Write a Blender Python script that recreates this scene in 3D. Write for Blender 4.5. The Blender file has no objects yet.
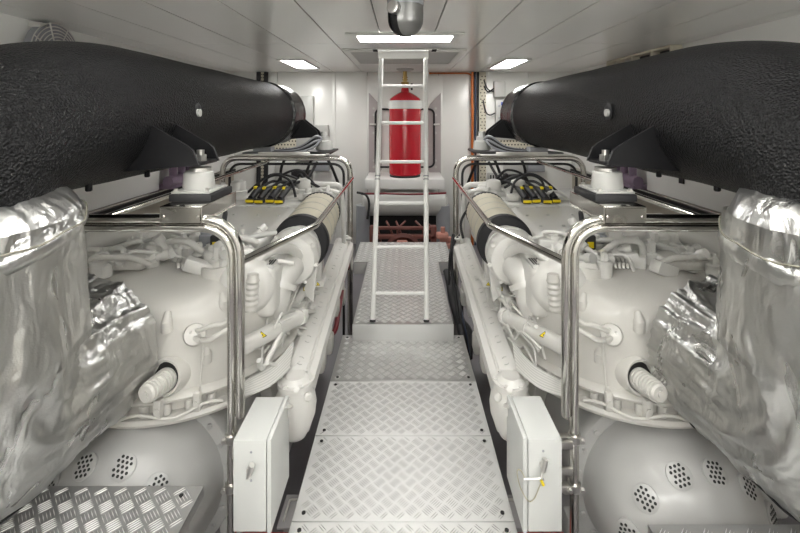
import bpy, bmesh, math, random
from mathutils import Vector, Matrix, noise
PI = math.pi
scene = bpy.context.scene
col = scene.collection
F, CX, CY, EYE = 440.0, 403.0, 115.0, 1.35

# ------------------------------------------------------------------ camera
cam_d = bpy.data.cameras.new('camera')
cam = bpy.data.objects.new('camera', cam_d); col.objects.link(cam)
cam.location = (0, 0, EYE); cam.rotation_euler = (PI/2, 0, 0)
cam_d.sensor_width = 36; cam_d.lens = F/800*36
cam_d.shift_x = (400-CX)/800; cam_d.shift_y = (CY-266.5)/800
cam_d.clip_start = 0.02
scene.camera = cam
scene.view_settings.view_transform = 'Standard'
scene.view_settings.look = 'None'
scene.view_settings.gamma = 1
scene.view_settings.use_curve_mapping = False
scene.view_settings.exposure = 0.85

def L(px, py, Y):
    """a point on the left side: (distance outboard of the centre line, depth, height)"""
    return (-(px-CX)/F*Y, Y, EYE-(py-CY)/F*Y)
def X(px, py, Y):
    return ((px-CX)/F*Y, Y, EYE-(py-CY)/F*Y)

# ------------------------------------------------------------------ materials
def mat(name, color, rough=.5, metal=0., bump=None, coat=0., var=0., var_scale=6., emit=0., spec=.5, aniso=None):
    m = bpy.data.materials.new(name); m.use_nodes = True
    nt = m.node_tree; b = nt.nodes['Principled BSDF']
    b.inputs['Base Color'].default_value = (*color, 1)
    b.inputs['Roughness'].default_value = rough
    b.inputs['Metallic'].default_value = metal
    b.inputs['Coat Weight'].default_value = coat
    b.inputs['Coat Roughness'].default_value = .12
    b.inputs['Specular IOR Level'].default_value = spec
    if emit:
        b.inputs['Emission Color'].default_value = (*color, 1)
        b.inputs['Emission Strength'].default_value = emit
    tc = nt.nodes.new('ShaderNodeTexCoord')
    if var:
        n = nt.nodes.new('ShaderNodeTexNoise'); n.inputs['Scale'].default_value = var_scale
        n.inputs['Detail'].default_value = 5
        nt.links.new(tc.outputs['Object'], n.inputs['Vector'])
        mx = nt.nodes.new('ShaderNodeMix'); mx.data_type = 'RGBA'
        mx.inputs['A'].default_value = (*[c*(1-var) for c in color], 1)
        mx.inputs['B'].default_value = (*[min(1, c*(1+var)) for c in color], 1)
        nt.links.new(n.outputs['Fac'], mx.inputs['Factor'])
        nt.links.new(mx.outputs['Result'], b.inputs['Base Color'])
    if bump:
        kind, sc, st, dist = bump
        if kind == 'voronoi':
            n = nt.nodes.new('ShaderNodeTexVoronoi'); n.inputs['Scale'].default_value = sc
            out = n.outputs['Distance']
        else:
            n = nt.nodes.new('ShaderNodeTexNoise'); n.inputs['Scale'].default_value = sc
            n.inputs['Detail'].default_value = 4
            out = n.outputs['Fac']
        nt.links.new(tc.outputs['Object'], n.inputs['Vector'])
        bp = nt.nodes.new('ShaderNodeBump'); bp.inputs['Strength'].default_value = st
        bp.inputs['Distance'].default_value = dist
        nt.links.new(out, bp.inputs['Height']); nt.links.new(bp.outputs['Normal'], b.inputs['Normal'])
    return m

M = {}
M['paint'] = mat('engine_paint', (.62,.612,.585), .30, coat=.35, var=.03, bump=('noise', 60, .05, .003))
M['paint_warm'] = mat('engine_paint_warm', (.56,.548,.515), .34, coat=.3, var=.05, bump=('noise', 40, .06, .003))
M['gear'] = mat('gearbox_paint', (.40,.40,.39), .33, coat=.3, var=.04, bump=('noise', 45, .05, .003))
M['white_steel'] = mat('white_powder_coat', (.80,.80,.78), .35, coat=.15, var=.02)
M['cab'] = mat('cabinet_paint', (.52,.53,.515), .38, var=.02, bump=('noise', 300, .05, .001))
M['wall'] = mat('wall_panel', (.82,.82,.79), .28, var=.03, var_scale=1.5, coat=.1)
M['tan'] = mat('lower_wall_lining', (.36,.33,.27), .6, var=.1)
M['ceil'] = mat('ceiling_panel', (.84,.84,.815), .28, var=.03, var_scale=1.2, coat=.25)
M['seam'] = mat('seam_gap', (.04,.04,.04), .8, var=.2)
M['black_ins'] = mat('black_insulation', (.0075,.0075,.008), .40, bump=('voronoi', 150, 1.0, .005), var=.4, var_scale=60, spec=.15)
M['black_band'] = mat('black_band_vinyl', (.012,.012,.013), .25, bump=('noise', 22, .7, .02), var=.2, coat=.3)
M['black_steel'] = mat('black_painted_steel', (.010,.010,.011), .42, var=.2, bump=('noise', 120, .15, .002), spec=.25)
M['rubber'] = mat('black_rubber', (.018,.018,.02), .6, var=.2)
M['steel'] = mat('polished_stainless', (.60,.585,.55), .10, 1., var=.04, bump=('noise', 14, .03, .004))
M['steel_dull'] = mat('dull_steel', (.55,.54,.52), .32, 1., var=.1)
M['zinc'] = mat('zinc_bolt', (.72,.71,.68), .28, .9, var=.08)
M['alu'] = mat('tread_plate_aluminium', (.70,.70,.69), .45, .6, var=.05, var_scale=9, bump=('noise', 90, .06, .001))
M['alu_far'] = mat('tread_plate_far_dark', (.52,.52,.51), .30, .7, var=.07, var_scale=7, bump=('noise', 90, .06, .001))  # darker base than the near plates, for more bar contrast
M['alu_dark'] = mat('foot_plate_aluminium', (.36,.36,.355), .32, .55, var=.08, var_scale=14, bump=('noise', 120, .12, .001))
M['bar_dark'] = mat('tread_bar_dark_reflection', (.46,.46,.45), .36, .6, var=.08)  # bars darkened: the dark reflections on them are put into the colour
M['bar_far'] = mat('tread_bar_worn_glint', (.88,.88,.87), .28, .5, var=.08)  # worn tops, plus the light contrast of the relief put into the colour
M['bar_light'] = mat('tread_bar_polished_glint', (.85,.85,.84), .28, .5, var=.08)  # polished tops; the brightness the raised bars catch is painted in too
M['bilge'] = mat('bilge_paint', (.20,.19,.205), .45, var=.15, var_scale=3)
M['bilge_steel'] = mat('bilge_frame_paint', (.34,.33,.33), .4, var=.12)
M['red'] = mat('extinguisher_red', (.50,.012,.025), .22, coat=.5, var=.05)
M['red_hose'] = mat('dark_red_hose', (.16,.008,.015), .35, var=.15)
M['red_strip'] = mat('red_strip', (.45,.05,.02), .5, var=.15)
M['brass'] = mat('brass', (.40,.27,.10), .28, 1., var=.12)
M['pleat'] = mat('filter_element', (.62,.58,.47), .7, var=.06, var_scale=14)
M['yellow'] = mat('yellow_plastic', (.80,.62,.01), .4, var=.04)
M['rust'] = mat('dark_red_machine_paint', (.16,.055,.045), .4, var=.25, var_scale=12)
M['salmon'] = mat('pink_red_machine_paint', (.52,.24,.19), .4, var=.2, var_scale=9)
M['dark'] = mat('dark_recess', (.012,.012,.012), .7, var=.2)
M['grey_panel'] = mat('mauve_grey_panel', (.44,.40,.40), .4, var=.05)
M['grey_box'] = mat('grey_plastic', (.30,.31,.33), .4, var=.06)
M['light_box'] = mat('light_grey_plastic', (.48,.48,.46), .4, var=.05)
M['orange'] = mat('orange_conduit', (.50,.14,.03), .4, var=.12)
M['blue_cable'] = mat('dark_blue_cable', (.03,.05,.10), .4, var=.2)
M['purple'] = mat('purple_valve_paint', (.26,.19,.27), .4, var=.2, var_scale=9)
M['dome'] = mat('camera_housing', (.22,.22,.215), .32, .6, var=.05)
M['lamp'] = mat('lamp_diffuser', (1,.985,.95), .4, emit=14.0)
M['fill_lamp'] = mat('fill_lamp_glow', (1,.985,.95), .4, emit=17.0)  # emitter of the unseen lamps added to brighten the near room
M['lamp_rim'] = mat('lamp_bezel', (.78,.78,.75), .35, var=.03)
M['grille'] = mat('grille_slats', (.58,.58,.56), .4, .1, var=.06)
M['tape'] = mat('label_blue', (.03,.07,.40), .4, var=.05)
M['tape_red'] = mat('label_red', (.60,.02,.03), .4, var=.05)
M['string'] = mat('drawstring_wire', (.26,.25,.20), .5, .4, var=.15)
M['copper'] = mat('wire_lanyard', (.45,.42,.30), .4, .6, var=.1)

def foil_material():
    m = bpy.data.materials.new('foil_wrap'); m.use_nodes = True
    nt = m.node_tree; b = nt.nodes['Principled BSDF']
    b.inputs['Base Color'].default_value = (.62,.62,.61,1)
    b.inputs['Metallic'].default_value = 1.0; b.inputs['Roughness'].default_value = .30
    tc = nt.nodes.new('ShaderNodeTexCoord')
    mp = nt.nodes.new('ShaderNodeMapping'); mp.inputs['Scale'].default_value = (1,1,.45); mp.inputs['Rotation'].default_value = (.3,.4,0)
    nt.links.new(tc.outputs['Object'], mp.inputs['Vector'])
    n = nt.nodes.new('ShaderNodeTexNoise'); n.inputs['Scale'].default_value = 11; n.inputs['Detail'].default_value = 3; n.inputs['Distortion'].default_value = .6
    nt.links.new(mp.outputs['Vector'], n.inputs['Vector'])
    v = nt.nodes.new('ShaderNodeTexVoronoi'); v.inputs['Scale'].default_value = 260
    nt.links.new(tc.outputs['Object'], v.inputs['Vector'])
    ad = nt.nodes.new('ShaderNodeMath'); ad.operation = 'MULTIPLY_ADD'; ad.inputs[1].default_value = .012
    nt.links.new(v.outputs['Distance'], ad.inputs[0]); nt.links.new(n.outputs['Fac'], ad.inputs[2])
    bp = nt.nodes.new('ShaderNodeBump'); bp.inputs['Strength'].default_value = .6; bp.inputs['Distance'].default_value = .035
    nt.links.new(ad.outputs[0], bp.inputs['Height']); nt.links.new(bp.outputs['Normal'], b.inputs['Normal'])
    rm = nt.nodes.new('ShaderNodeMapRange'); rm.inputs['To Min'].default_value = .20; rm.inputs['To Max'].default_value = .40
    nt.links.new(n.outputs['Fac'], rm.inputs['Value']); nt.links.new(rm.outputs['Result'], b.inputs['Roughness'])
    return m
M['foil'] = foil_material()

# ------------------------------------------------------------------ mesh builder
def catmull(pts, n=6):
    P = [Vector(p) for p in pts]
    if len(P) < 3: return P
    out = []
    for i in range(len(P)-1):
        p0 = P[max(0, i-1)]; p1 = P[i]; p2 = P[i+1]; p3 = P[min(len(P)-1, i+2)]
        for k in range(n):
            t = k/n
            out.append(.5*((2*p1)+(-p0+p2)*t+(2*p0-5*p1+4*p2-p3)*t*t+(-p0+3*p1-3*p2+p3)*t**3))
    out.append(P[-1]); return out
def fillet(pts, r, n=8):
    P = [Vector(p) for p in pts]; out = [P[0]]
    for i in range(1, len(P)-1):
        a = (P[i-1]-P[i]); b = (P[i+1]-P[i])
        ang = a.angle(b); d = min(r/math.tan(ang/2), a.length*.49, b.length*.49)
        s = P[i]+a.normalized()*d; e = P[i]+b.normalized()*d
        for k in range(n+1):
            t = k/n; out.append(s*(1-t)**2+P[i]*2*t*(1-t)+e*t*t)
    out.append(P[-1]); return out

class MB:
    def __init__(self, s=1):
        self.v = []; self.f = []; self.mi = []; self.s = s; self.cur = 0
    def add(self, vs, fs):
        o = len(self.v); self.v.extend(Vector(p) for p in vs)
        for f in fs:
            self.f.append([i+o for i in f]); self.mi.append(self.cur)
    def box(self, lo, hi, bev=0., M4=None, seg=2):
        bm = bmesh.new(); bmesh.ops.create_cube(bm, size=1)
        lo = Vector(lo); hi = Vector(hi); c = (lo+hi)/2; d = hi-lo
        for v in bm.verts: v.co = Vector((v.co.x*d.x, v.co.y*d.y, v.co.z*d.z))
        if bev:
            bmesh.ops.bevel(bm, geom=list(bm.edges), offset=min(bev, .45*min(abs(d.x),abs(d.y),abs(d.z))), segments=seg, affect='EDGES', profile=.5)
        R = M4 if M4 else Matrix.Identity(3)
        bm.verts.index_update()
        self.add([R @ v.co + c for v in bm.verts], [[v.index for v in f.verts] for f in bm.faces]); bm.free()
        return self
    def prism(self, poly, axis, a, b, bev=0.):
        """poly: 2-D outline; axis 'y': outline is (u,z); 'x': (y,z); 'z': (u,y)"""
        def q(p, t):
            return (p[0], t, p[1]) if axis == 'y' else (t, p[0], p[1]) if axis == 'x' else (p[0], p[1], t)
        bm = bmesh.new(); A = [bm.verts.new(q(p, a)) for p in poly]; B = [bm.verts.new(q(p, b)) for p in poly]
        n = len(poly); bm.faces.new(A); bm.faces.new(B[::-1])
        for i in range(n): bm.faces.new((A[i], A[(i+1)%n], B[(i+1)%n], B[i]))
        bmesh.ops.recalc_face_normals(bm, faces=bm.faces)
        if bev: bmesh.ops.bevel(bm, geom=list(bm.edges), offset=bev, segments=2, affect='EDGES', profile=.5)
        bm.verts.index_update()
        self.add([v.co.copy() for v in bm.verts], [[v.index for v in f.verts] for f in bm.faces]); bm.free()
        return self
    def tube(self, pts, r, seg=10, caps=True, close=False):
        P = [Vector(p) for p in pts]; n = len(P)
        R = r if isinstance(r, (list, tuple)) else [r]*n
        T = []
        for i in range(n):
            if close: t = P[(i+1)%n]-P[i-1]
            else: t = P[min(i+1, n-1)]-P[max(i-1, 0)]
            T.append(t.normalized() if t.length > 1e-9 else Vector((0,0,1)))
        up = Vector((0,0,1)) if abs(T[0].z) < .9 else Vector((1,0,0))
        nrm = T[0].cross(up).normalized(); vs = []; fs = []
        for i in range(n):
            nrm = (nrm - T[i]*nrm.dot(T[i])).normalized(); bi = T[i].cross(nrm)
            for k in range(seg):
                a = 2*PI*k/seg; vs.append(P[i]+(nrm*math.cos(a)+bi*math.sin(a))*R[i])
        for i in range(n if close else n-1):
            j = (i+1) % n
            for k in range(seg):
                k2 = (k+1) % seg
                fs.append((i*seg+k, i*seg+k2, j*seg+k2, j*seg+k))
        if caps and not close:
            fs.append(tuple(range(seg))[::-1]); fs.append(tuple((n-1)*seg+k for k in range(seg)))
        self.add(vs, fs); return self
    def lathe(self, prof, org, axis=(0,0,1), seg=24, a0=0., a1=2*PI, mod=None):
        """prof: (radius, distance along axis)"""
        ax = Vector(axis).normalized(); org = Vector(org)
        up = Vector((0,0,1)) if abs(ax.z) < .9 else Vector((0,1,0))
        e1 = ax.cross(up).normalized(); e2 = ax.cross(e1)
        full = abs(a1-a0-2*PI) < 1e-6; m = seg if full else seg+1; vs = []; fs = []
        for (r, h) in prof:
            for k in range(m):
                a = a0+(a1-a0)*k/seg; rr = r*(mod(a, h) if mod else 1)
                vs.append(org+ax*h+(e1*math.cos(a)+e2*math.sin(a))*rr)
        for i in range(len(prof)-1):
            for k in range(seg):
                k2 = (k+1) % m
                fs.append((i*m+k, i*m+k2, (i+1)*m+k2, (i+1)*m+k))
        if full:
            if prof[0][0] > 1e-6: fs.append(tuple(range(m))[::-1])
            if prof[-1][0] > 1e-6: fs.append(tuple((len(prof)-1)*m+k for k in range(m)))
        self.add(vs, fs); return self
    def cyl(self, a, b, r, seg=16, bev=0.):
        a = Vector(a); b = Vector(b); h = (b-a).length
        if bev: return self.lathe([(0,0),(r-bev,0),(r,bev),(r,h-bev),(r-bev,h),(0,h)], a, b-a, seg)
        return self.lathe([(0,0),(r,0),(r,h),(0,h)], a, b-a, seg)
    def ball(self, c, r, seg=14, sc=(1,1,1)):
        n = 8; prof = [(math.sin(PI*i/n)*r, -math.cos(PI*i/n)*r) for i in range(n+1)]
        o = len(self.v); self.lathe(prof, (0,0,0), (0,0,1), seg)
        for i in range(o, len(self.v)):
            v = self.v[i]; self.v[i] = Vector((v.x*sc[0]+c[0], v.y*sc[1]+c[1], v.z*sc[2]+c[2]))
        return self
    def hexbolt(self, c, axis, r=.012, h=.010, washer=True):
        ax = Vector(axis).normalized(); c = Vector(c)
        if washer: self.cyl(c, c+ax*h*.25, r*1.25, 12)
        self.lathe([(0,h*.2),(r,h*.2),(r,h*.9),(r*.85,h),(0,h)], c, ax, 6); return self
    def build(self, name, m, parent=None, org=None, sharp=38):
        s = self.s
        root = parent
        while root is not None and root.parent is not None: root = root.parent
        if root is not None: off = Vector(root.location)
        elif org is not None: off = Vector((s*org[0], org[1], org[2]))
        else:
            xs = [v.x*s for v in self.v]; ys = [v.y for v in self.v]
            off = Vector(((min(xs)+max(xs))/2, (min(ys)+max(ys))/2, min(v.z for v in self.v)))
        me = bpy.data.meshes.new(name)
        me.from_pydata([(v.x*s-off.x, v.y-off.y, v.z-off.z) for v in self.v], [], self.f)
        for mm in (m if isinstance(m, list) else [m]): me.materials.append(mm)
        me.polygons.foreach_set('material_index', self.mi)
        bm = bmesh.new(); bm.from_mesh(me)
        bmesh.ops.remove_doubles(bm, verts=bm.verts, dist=1e-6)
        bmesh.ops.recalc_face_normals(bm, faces=bm.faces)
        lim = math.radians(sharp)
        for f in bm.faces: f.smooth = True
        for e in bm.edges:
            if len(e.link_faces) == 2: e.smooth = e.calc_face_angle(0) < lim
        bm.to_mesh(me); bm.free()
        o = bpy.data.objects.new(name, me); col.objects.link(o)
        if parent is not None: o.parent = parent
        else: o.location = off
        return o

def each(b, n, name, m, parent):
    nv, nf = len(b.v)//n, len(b.f)//n
    out = []
    for i in range(n):
        c = MB(b.s); c.v = b.v[i*nv:(i+1)*nv]; c.f = [[k-i*nv for k in f] for f in b.f[i*nf:(i+1)*nf]]; c.mi = b.mi[i*nf:(i+1)*nf]
        out.append(c.build(name, m, parent))
    return out
def tag(o, label=None, cat=None, group=None, kind=None):
    if label: o['label'] = label
    if cat: o['category'] = cat
    if group: o['group'] = group
    if kind: o['kind'] = kind
    return o
def thing(name, loc, label, cat, group=None, s=1):
    o = bpy.data.objects.new(name, None); col.objects.link(o)
    o.location = (loc[0]*s, loc[1], loc[2]); o.empty_display_size = .1
    return tag(o, label, cat, group)
def struct(o): o['kind'] = 'structure'; return o
def side(s): return 'left' if s < 0 else 'right'

# ------------------------------------------------------------------ room shell
WU, YB, YF, ZC, ZF = 2.36, 6.14, -1.9, 1.95, -.45
struct(MB().box((-WU-.1, YF-.1, ZF-.1), (WU+.1, YB+.1, ZF)).build('floor', M['bilge']))
b = MB()
xs = [.03+d for d in (-2.5,-2.2,-1.8,-1.4,-1.0,-.6,.6,1.0,1.4,1.8,2.2,2.5)]
g = .0035
def ceil_panels(b, xs, y0, y1):
    for i in range(len(xs)-1):
        b.box((xs[i]+g, y0+g, ZC), (xs[i+1]-g, y1-g, ZC+.02), .002, seg=1)
ceil_panels(b, xs, 3.69, YB+.05)
near = sorted(xs+[.03-.2, .03+.2])
ceil_panels(b, near, .9, 3.69); ceil_panels(b, near, YF-.05, .9)
b.cur = 1; b.box((-WU-.1, YF-.1, ZC+.03), (WU+.1, YB+.1, ZC+.06))
struct(b.build('ceiling', [M['ceil'], M['seam']]))
# back wall in upright panels
b = MB()
px_edges = [-2.5, -1.75, -.96, -.5, .5, .96, 1.75, 2.5]
for i in range(len(px_edges)-1):
    b.box((px_edges[i]+.003, YB, ZF), (px_edges[i+1]-.003, YB+.03, ZC+.02), .004)
b.cur = 1; b.box((-2.5, YB+.03, ZF), (2.5, YB+.06, ZC))
struct(b.build('wall_back', [M['wall'], M['seam']]))
k = 0
for x in (-.96, .96):
    k += 1; struct(MB().box((x-.02, YB-.012, ZF), (x+.02, YB-.001, ZC-.001), .004).build('trim_%d' % k, M['wall']))
struct(MB().box((-2.5, YF-.05, ZF), (2.5, YF, ZC)).build('wall_front', M['wall']))
for s in (-1, 1):
    b = MB(s)
    ys = [YF, -.5, .9, 2.3, 3.7, 5.1, YB]
    for i in range(len(ys)-1): b.box((WU, ys[i]+.003, .60), (WU+.03, ys[i+1]-.003, ZC+.02), .004)
    b.cur = 1; b.box((WU, YF, ZF), (WU+.03, YB, .594))
    b.cur = 2; b.box((WU+.03, YF, ZF), (WU+.06, YB, ZC))
    struct(b.build('wall_'+side(s), [M['wall'], M['tan'], M['seam']]))
    k += 1
    b = MB(s); b.tube([(WU-.05, .5, .63), (WU-.05, YB-.1, .63)], .016, 10)
    b.cur = 1; b.box((WU-.03, .5, .57), (WU-.001, YB-.01, .60))
    struct(b.build('trim_%d' % k, [M['steel'], M['dark']]))
# bilge longitudinal frames that carry the walkway and the engines
for s in (-1, 1):
    k += 1; b = MB(s)
    b.box((.30, .2, ZF), (.345, 2.62, -.03), .004); b.box((.27, .2, -.035), (.36, 2.62, -.022))
    struct(b.build('trim_%d' % k, M['bilge_steel']))
    k += 1; b = MB(s); b.box((.60, 1.3, ZF), (1.28, 3.6, -.36), .02)
    struct(b.build('trim_%d' % k, M['bilge_steel']))

# ------------------------------------------------------------------ ceiling lamps
def ceiling_lamp(x0, x1, y0, y1, rim, label, group=None, m='lamp'):
    t = thing('ceiling_light', ((x0+x1)/2, (y0+y1)/2, ZC-.02), label, 'light', group)
    b = MB()
    for (a, c) in (((x0-rim, y0-rim), (x1+rim, y0)), ((x0-rim, y1), (x1+rim, y1+rim)), ((x0-rim, y0), (x0, y1)), ((x1, y0), (x1+rim, y1))):
        b.box((a[0], a[1], ZC-.014), (c[0], c[1], ZC-.0005), .003, seg=1)
    b.build('frame', M['lamp_rim'], t)
    MB().box((x0+.001, y0+.001, ZC-.008), (x1-.001, y1-.001, ZC-.001)).build('diffuser', M[m], t)
    return t
ceiling_lamp(-.345, .375, 3.27, 3.57, .075, 'wide bright white ceiling light panel above the ladder', None)
ceiling_lamp(-1.33, -1.09, 4.75, 5.6, .03, 'small bright ceiling light near back wall above the left engine')
ceiling_lamp(1.11, 1.34, 4.7, 5.6, .03, 'small bright ceiling light near back wall above the right engine')
for s in (-1, 1):  # unseen ceiling lights added to brighten the near engine fronts
    ceiling_lamp(s*1.15-.13, s*1.15+.13, -1.3, -.4, .03, 'added unseen ceiling light behind the viewer, on the %s side' % side(s), m='fill_lamp')
ceiling_lamp(-.4, .4, -.9, -.5, .07, 'added unseen wide ceiling light overhead behind the viewer', m='fill_lamp')  # also added out of view for brightness
for (x, y0, y1) in ((-.45, .45, 1.55), (.45, .45, 1.55), (-.9, -1.6, -.2), (.9, -1.6, -.2)):  # unseen battens, added to spill light on the ceiling and near room
    t = thing('fill_batten', (x, (y0+y1)/2, 1.78), 'added unseen slim batten lamp hanging under the ceiling overhead, '+('above the near walkway, ' if y0 > 0 else 'behind the viewer, ')+side(x)+' of centre', 'light')
    MB().cyl((x,y0,1.80),(x,y1,1.80),.022,14).build('tube', M['fill_lamp'], t)
    b = MB(); b.box((x-.03,y0-.03,1.785),(x+.03,y0,1.83)); b.box((x-.03,y1,1.785),(x+.03,y1+.03,1.83)); each(b, 2, 'end_holder', M['lamp_rim'], t)
    b = MB()
    for y in (y0-.015, y1+.015): b.cyl((x,y,1.83),(x,y,1.949),.006,8)
    each(b, 2, 'hanger', M['zinc'], t)

# ------------------------------------------------------------------ ceiling grille
t = thing('ceiling_vent', (.02, 4.55, ZC-.02), 'grey slatted air grille set in the ceiling behind the wide light panel', 'vent')
b = MB(); x0, x1, y0, y1 = -.49, .52, 4.1, 5.05
for (a, c) in (((x0-.06, y0-.12), (x1+.06, y0)), ((x0-.06, y1), (x1+.06, y1+.06)), ((x0-.06, y0), (x0, y1)), ((x1, y0), (x1+.06, y1))):
    b.box((a[0], a[1], ZC-.016), (c[0], c[1], ZC-.0005), .003, seg=1)
b.build('frame', M['lamp_rim'], t)
b = MB()
for i in range(30):
    y = y0+.016+(y1-y0-.03)*i/29
    b.box((x0, y-.009, ZC-.012), (x1, y+.009, ZC-.004))
b.build('slats', M['grille'], t)
b = MB()
for x in (-.24,.27,-.26,.29):
    for y in (4.0, 3.93):
        b.cyl((x, y, ZC-.024), (x, y, ZC-.015), .012, 10)
each(b, 8, 'screw', M['dark'], t)

# ------------------------------------------------------------------ surveillance camera
t = thing('surveillance_camera', (.012, 2.0, 1.95), 'grey metal dome surveillance camera hanging from the ceiling', 'camera')
c = Vector((.012, 2.0, 0))
MB().lathe([(0,1.949),(.115,1.949),(.118,1.935),(.10,1.915),(.085,1.90),(.085,1.865),(0,1.865)], c, (0,0,1), 40).build('ceiling_base', M['dome'], t)
MB().lathe([(0,1.872),(.082,1.872),(.084,1.86),(.082,1.845),(.0,1.845)], c, (0,0,1), 40).build('collar', M['grey_box'], t)
# ball shell with a slot cut out towards the viewer's left
b = MB(); n = 16; prof = []
for i in range(n+1):
    a = PI/2*i/n; prof.append((.080*math.cos(a), 1.78-.075*math.sin(a)))
prof = [(.080,1.846),(.081,1.81)]+prof[:-1]+[(.001,1.705)]
b.lathe(prof, c, (0,0,1), 48, math.radians(62), math.radians(362))
b.build('shell', M['dome'], t)
b = MB(); b.lathe([(.0,1.84),(.070,1.84),(.070,1.78),(.058,1.74),(.035,1.717),(0,1.712)], c, (0,0,1), 32)
b.build('inner_housing', M['dark'], t)
b = MB(); b.lathe([(0,0),(.028,0),(.03,.006),(.03,.03),(.022,.034),(0,.030)], (-.030,1.945,1.82), (-.55,-.8,.1), 24)
b.build('lens', M['steel_dull'], t)

# ------------------------------------------------------------------ tread plates
def bars(b, inside, x0, x1, y0, y1, z, pitch=.0567, L_=.035, W=.0026, gap=.0076, h=.0022):
    vs = []; fs = []; b.cur = 1
    i0 = int(x0/pitch*2)-2; i1 = int(x1/pitch*2)+2; j0 = int(y0/pitch*2)-2; j1 = int(y1/pitch*2)+2
    for i in range(i0, i1+1):
        for j in range(j0, j1+1):
            if (i+j) % 2: continue
            cx = i*pitch/2; cy = j*pitch/2
            a = PI/4 if i % 2 == 0 else -PI/4
            ca, sa = math.cos(a), math.sin(a)
            for q in range(-2, 3):
                def pt(l, w, zz):
                    w2 = w+q*gap
                    return (cx+ca*l-sa*w2, cy+sa*l+ca*w2, zz)
                p = [pt(-L_/2,0,z), pt(0,-W/2,z), pt(L_/2,0,z), pt(0,W/2,z), pt(-L_*.3,0,z+h), pt(L_*.3,0,z+h)]
                if not all(inside(v[0], v[1]) for v in p[:4]): continue
                o = len(vs); vs.extend(p)
                fs.extend([(o,o+1,o+4),(o+1,o+5,o+4),(o+1,o+2,o+5),(o+2,o+3,o+5),(o+3,o+4,o+5),(o+3,o,o+4)])
    b.add(vs, fs); b.cur = 0
def rect(x0, x1, y0, y1): return lambda x, y: x0+.004 < x < x1-.004 and y0+.004 < y < y1-.004
ys = [.68, 1.07, 1.461, 1.852, 2.233, 2.70]
names = ['nearest tread plate of the walkway, at the bottom edge of the photo', 'tread plate of the walkway between the two white cabinets',
         'middle tread plate of the walkway, second in front of the cabinets', 'tread plate of the walkway one before the raised step',
         'last tread plate of the walkway, tucked against the raised step']
names = ['tread plate of the walkway behind the bottom edge of the photo', 'front tread plate of the walkway, cut by the bottom edge of the photo',
         'tread plate of the walkway lying between the two white cabinets', 'tread plate of the walkway second from the raised step',
         'last tread plate of the walkway, touching the raised step']
HW = .367
for i in range(5):
    a, c = ys[i]+.0015, ys[i+1]-.0015
    t = thing('floor_plate', (0, (a+c)/2, -.02), 'chequered aluminium '+names[i], 'floor plate', 'walkway floor plates')
    b = MB(); b.box((-HW, a, -.006), (HW, c, 0), .0012, seg=1)
    for sx in (-1, 1): b.box((sx*HW-.003, a, -.022), (sx*HW+.003, c, .0008), .001, seg=1)
    bars(b, rect(-HW+.01, HW-.01, a, c), -HW, HW, a, c, 0.)
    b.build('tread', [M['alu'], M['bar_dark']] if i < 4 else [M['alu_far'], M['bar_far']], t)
    b = MB()
    for sx in (-1, 1):
        for y in (a+.03, c-.03):
            b.cyl((sx*(HW-.03), y, 0), (sx*(HW-.03), y, .003), .007, 10)
    each(b, 4, 'screw', M['dark'], t)
# raised landing
t = thing('raised_platform', (0, 3.3, -.02), 'raised chequered aluminium landing step under the ladder', 'platform')
b = MB(); zt = .10
b.prism([(-.30,2.63),(.30,2.63),(.30,3.74),(.42,3.74),(.42,4.33),(-.42,4.33),(-.42,3.74),(-.30,3.74)], 'z', zt-.006, zt)
def plat(x, y): return (2.64 < y < 4.32 and abs(x) < .292) or (3.75 < y < 4.32 and abs(x) < .41)
bars(b, plat, -.42, .42, 2.63, 4.33, zt)
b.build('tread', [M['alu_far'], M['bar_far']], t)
b = MB(); b.box((-.302, 2.622, -.001), (.302, 2.63, zt+.001), .001)
o = MB(); 
b.build('riser', M['alu'], t)
for s in (-1, 1):
    b = MB(s); b.box((.294, 2.63, -.001), (.30, 3.74, zt-.006)); b.box((.414, 3.74, -.001), (.42, 4.33, zt-.006)); b.box((.30,3.74,-.001),(.42,3.746,zt-.006))
    b.build('side_skirt', M['alu'], t)
b = MB()
for (x, y) in ((-.25,2.8),(.25,2.8),(-.25,4.2),(.25,4.2),(-.25,3.5),(.25,3.5)): b.box((x-.02, y-.02, ZF+.0), (x+.02, y+.02, 0))
each(b, 6, 'support_leg', M['bilge_steel'], t)

# ------------------------------------------------------------------ ladder
t = thing('ladder', (-.02, 2.66, .10), 'white tubular ladder leaning back over the raised step, up to the ceiling grille', 'ladder')
def lad(sx, f):
    base = Vector((-.183 if sx < 0 else .142, 2.657, .102)); top = Vector((-.157 if sx < 0 else .165, 3.22, 1.811))
    return base.lerp(top, f)
for sx in (-1, 1):
    b = MB(); b.tube([lad(sx, .005), lad(sx, 1.0)], .0165, 14); b.build('rail', M['white_steel'], t)
    b = MB(); b.tube([lad(sx, 0), lad(sx, .0065)], .018, 14); b.build('rubber_foot', M['rubber'], t)
    b = MB(); b.tube([lad(sx, .478), lad(sx, .482)], .0185, 14); b.tube([lad(sx, .49), lad(sx, .494)], .0185, 14); b.build('joint_ring', M['grey_box'], t)
for i in range(6):
    f = .0887+.1523*i
    b = MB(); b.tube([lad(-1, f), lad(1, f)], .011, 12); b.build('rung', M['white_steel'], t)
b = MB(); a = lad(-1, .968); c = lad(1, 1.0)
b.box((a.x-.02, a.y-.03, a.z), (c.x+.02, a.y-.022, c.z+.005), .003)
b.build('hinge_plate', M['white_steel'], t)
b = MB()
for x in (-.17,-.15,.16,.175): 
    for z in (1.765, 1.80): b.hexbolt((x, a.y-.03, z), (0,-1,0), .007, .006)
each(b, 8, 'hinge_bolt', M['zinc'], t)

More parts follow.
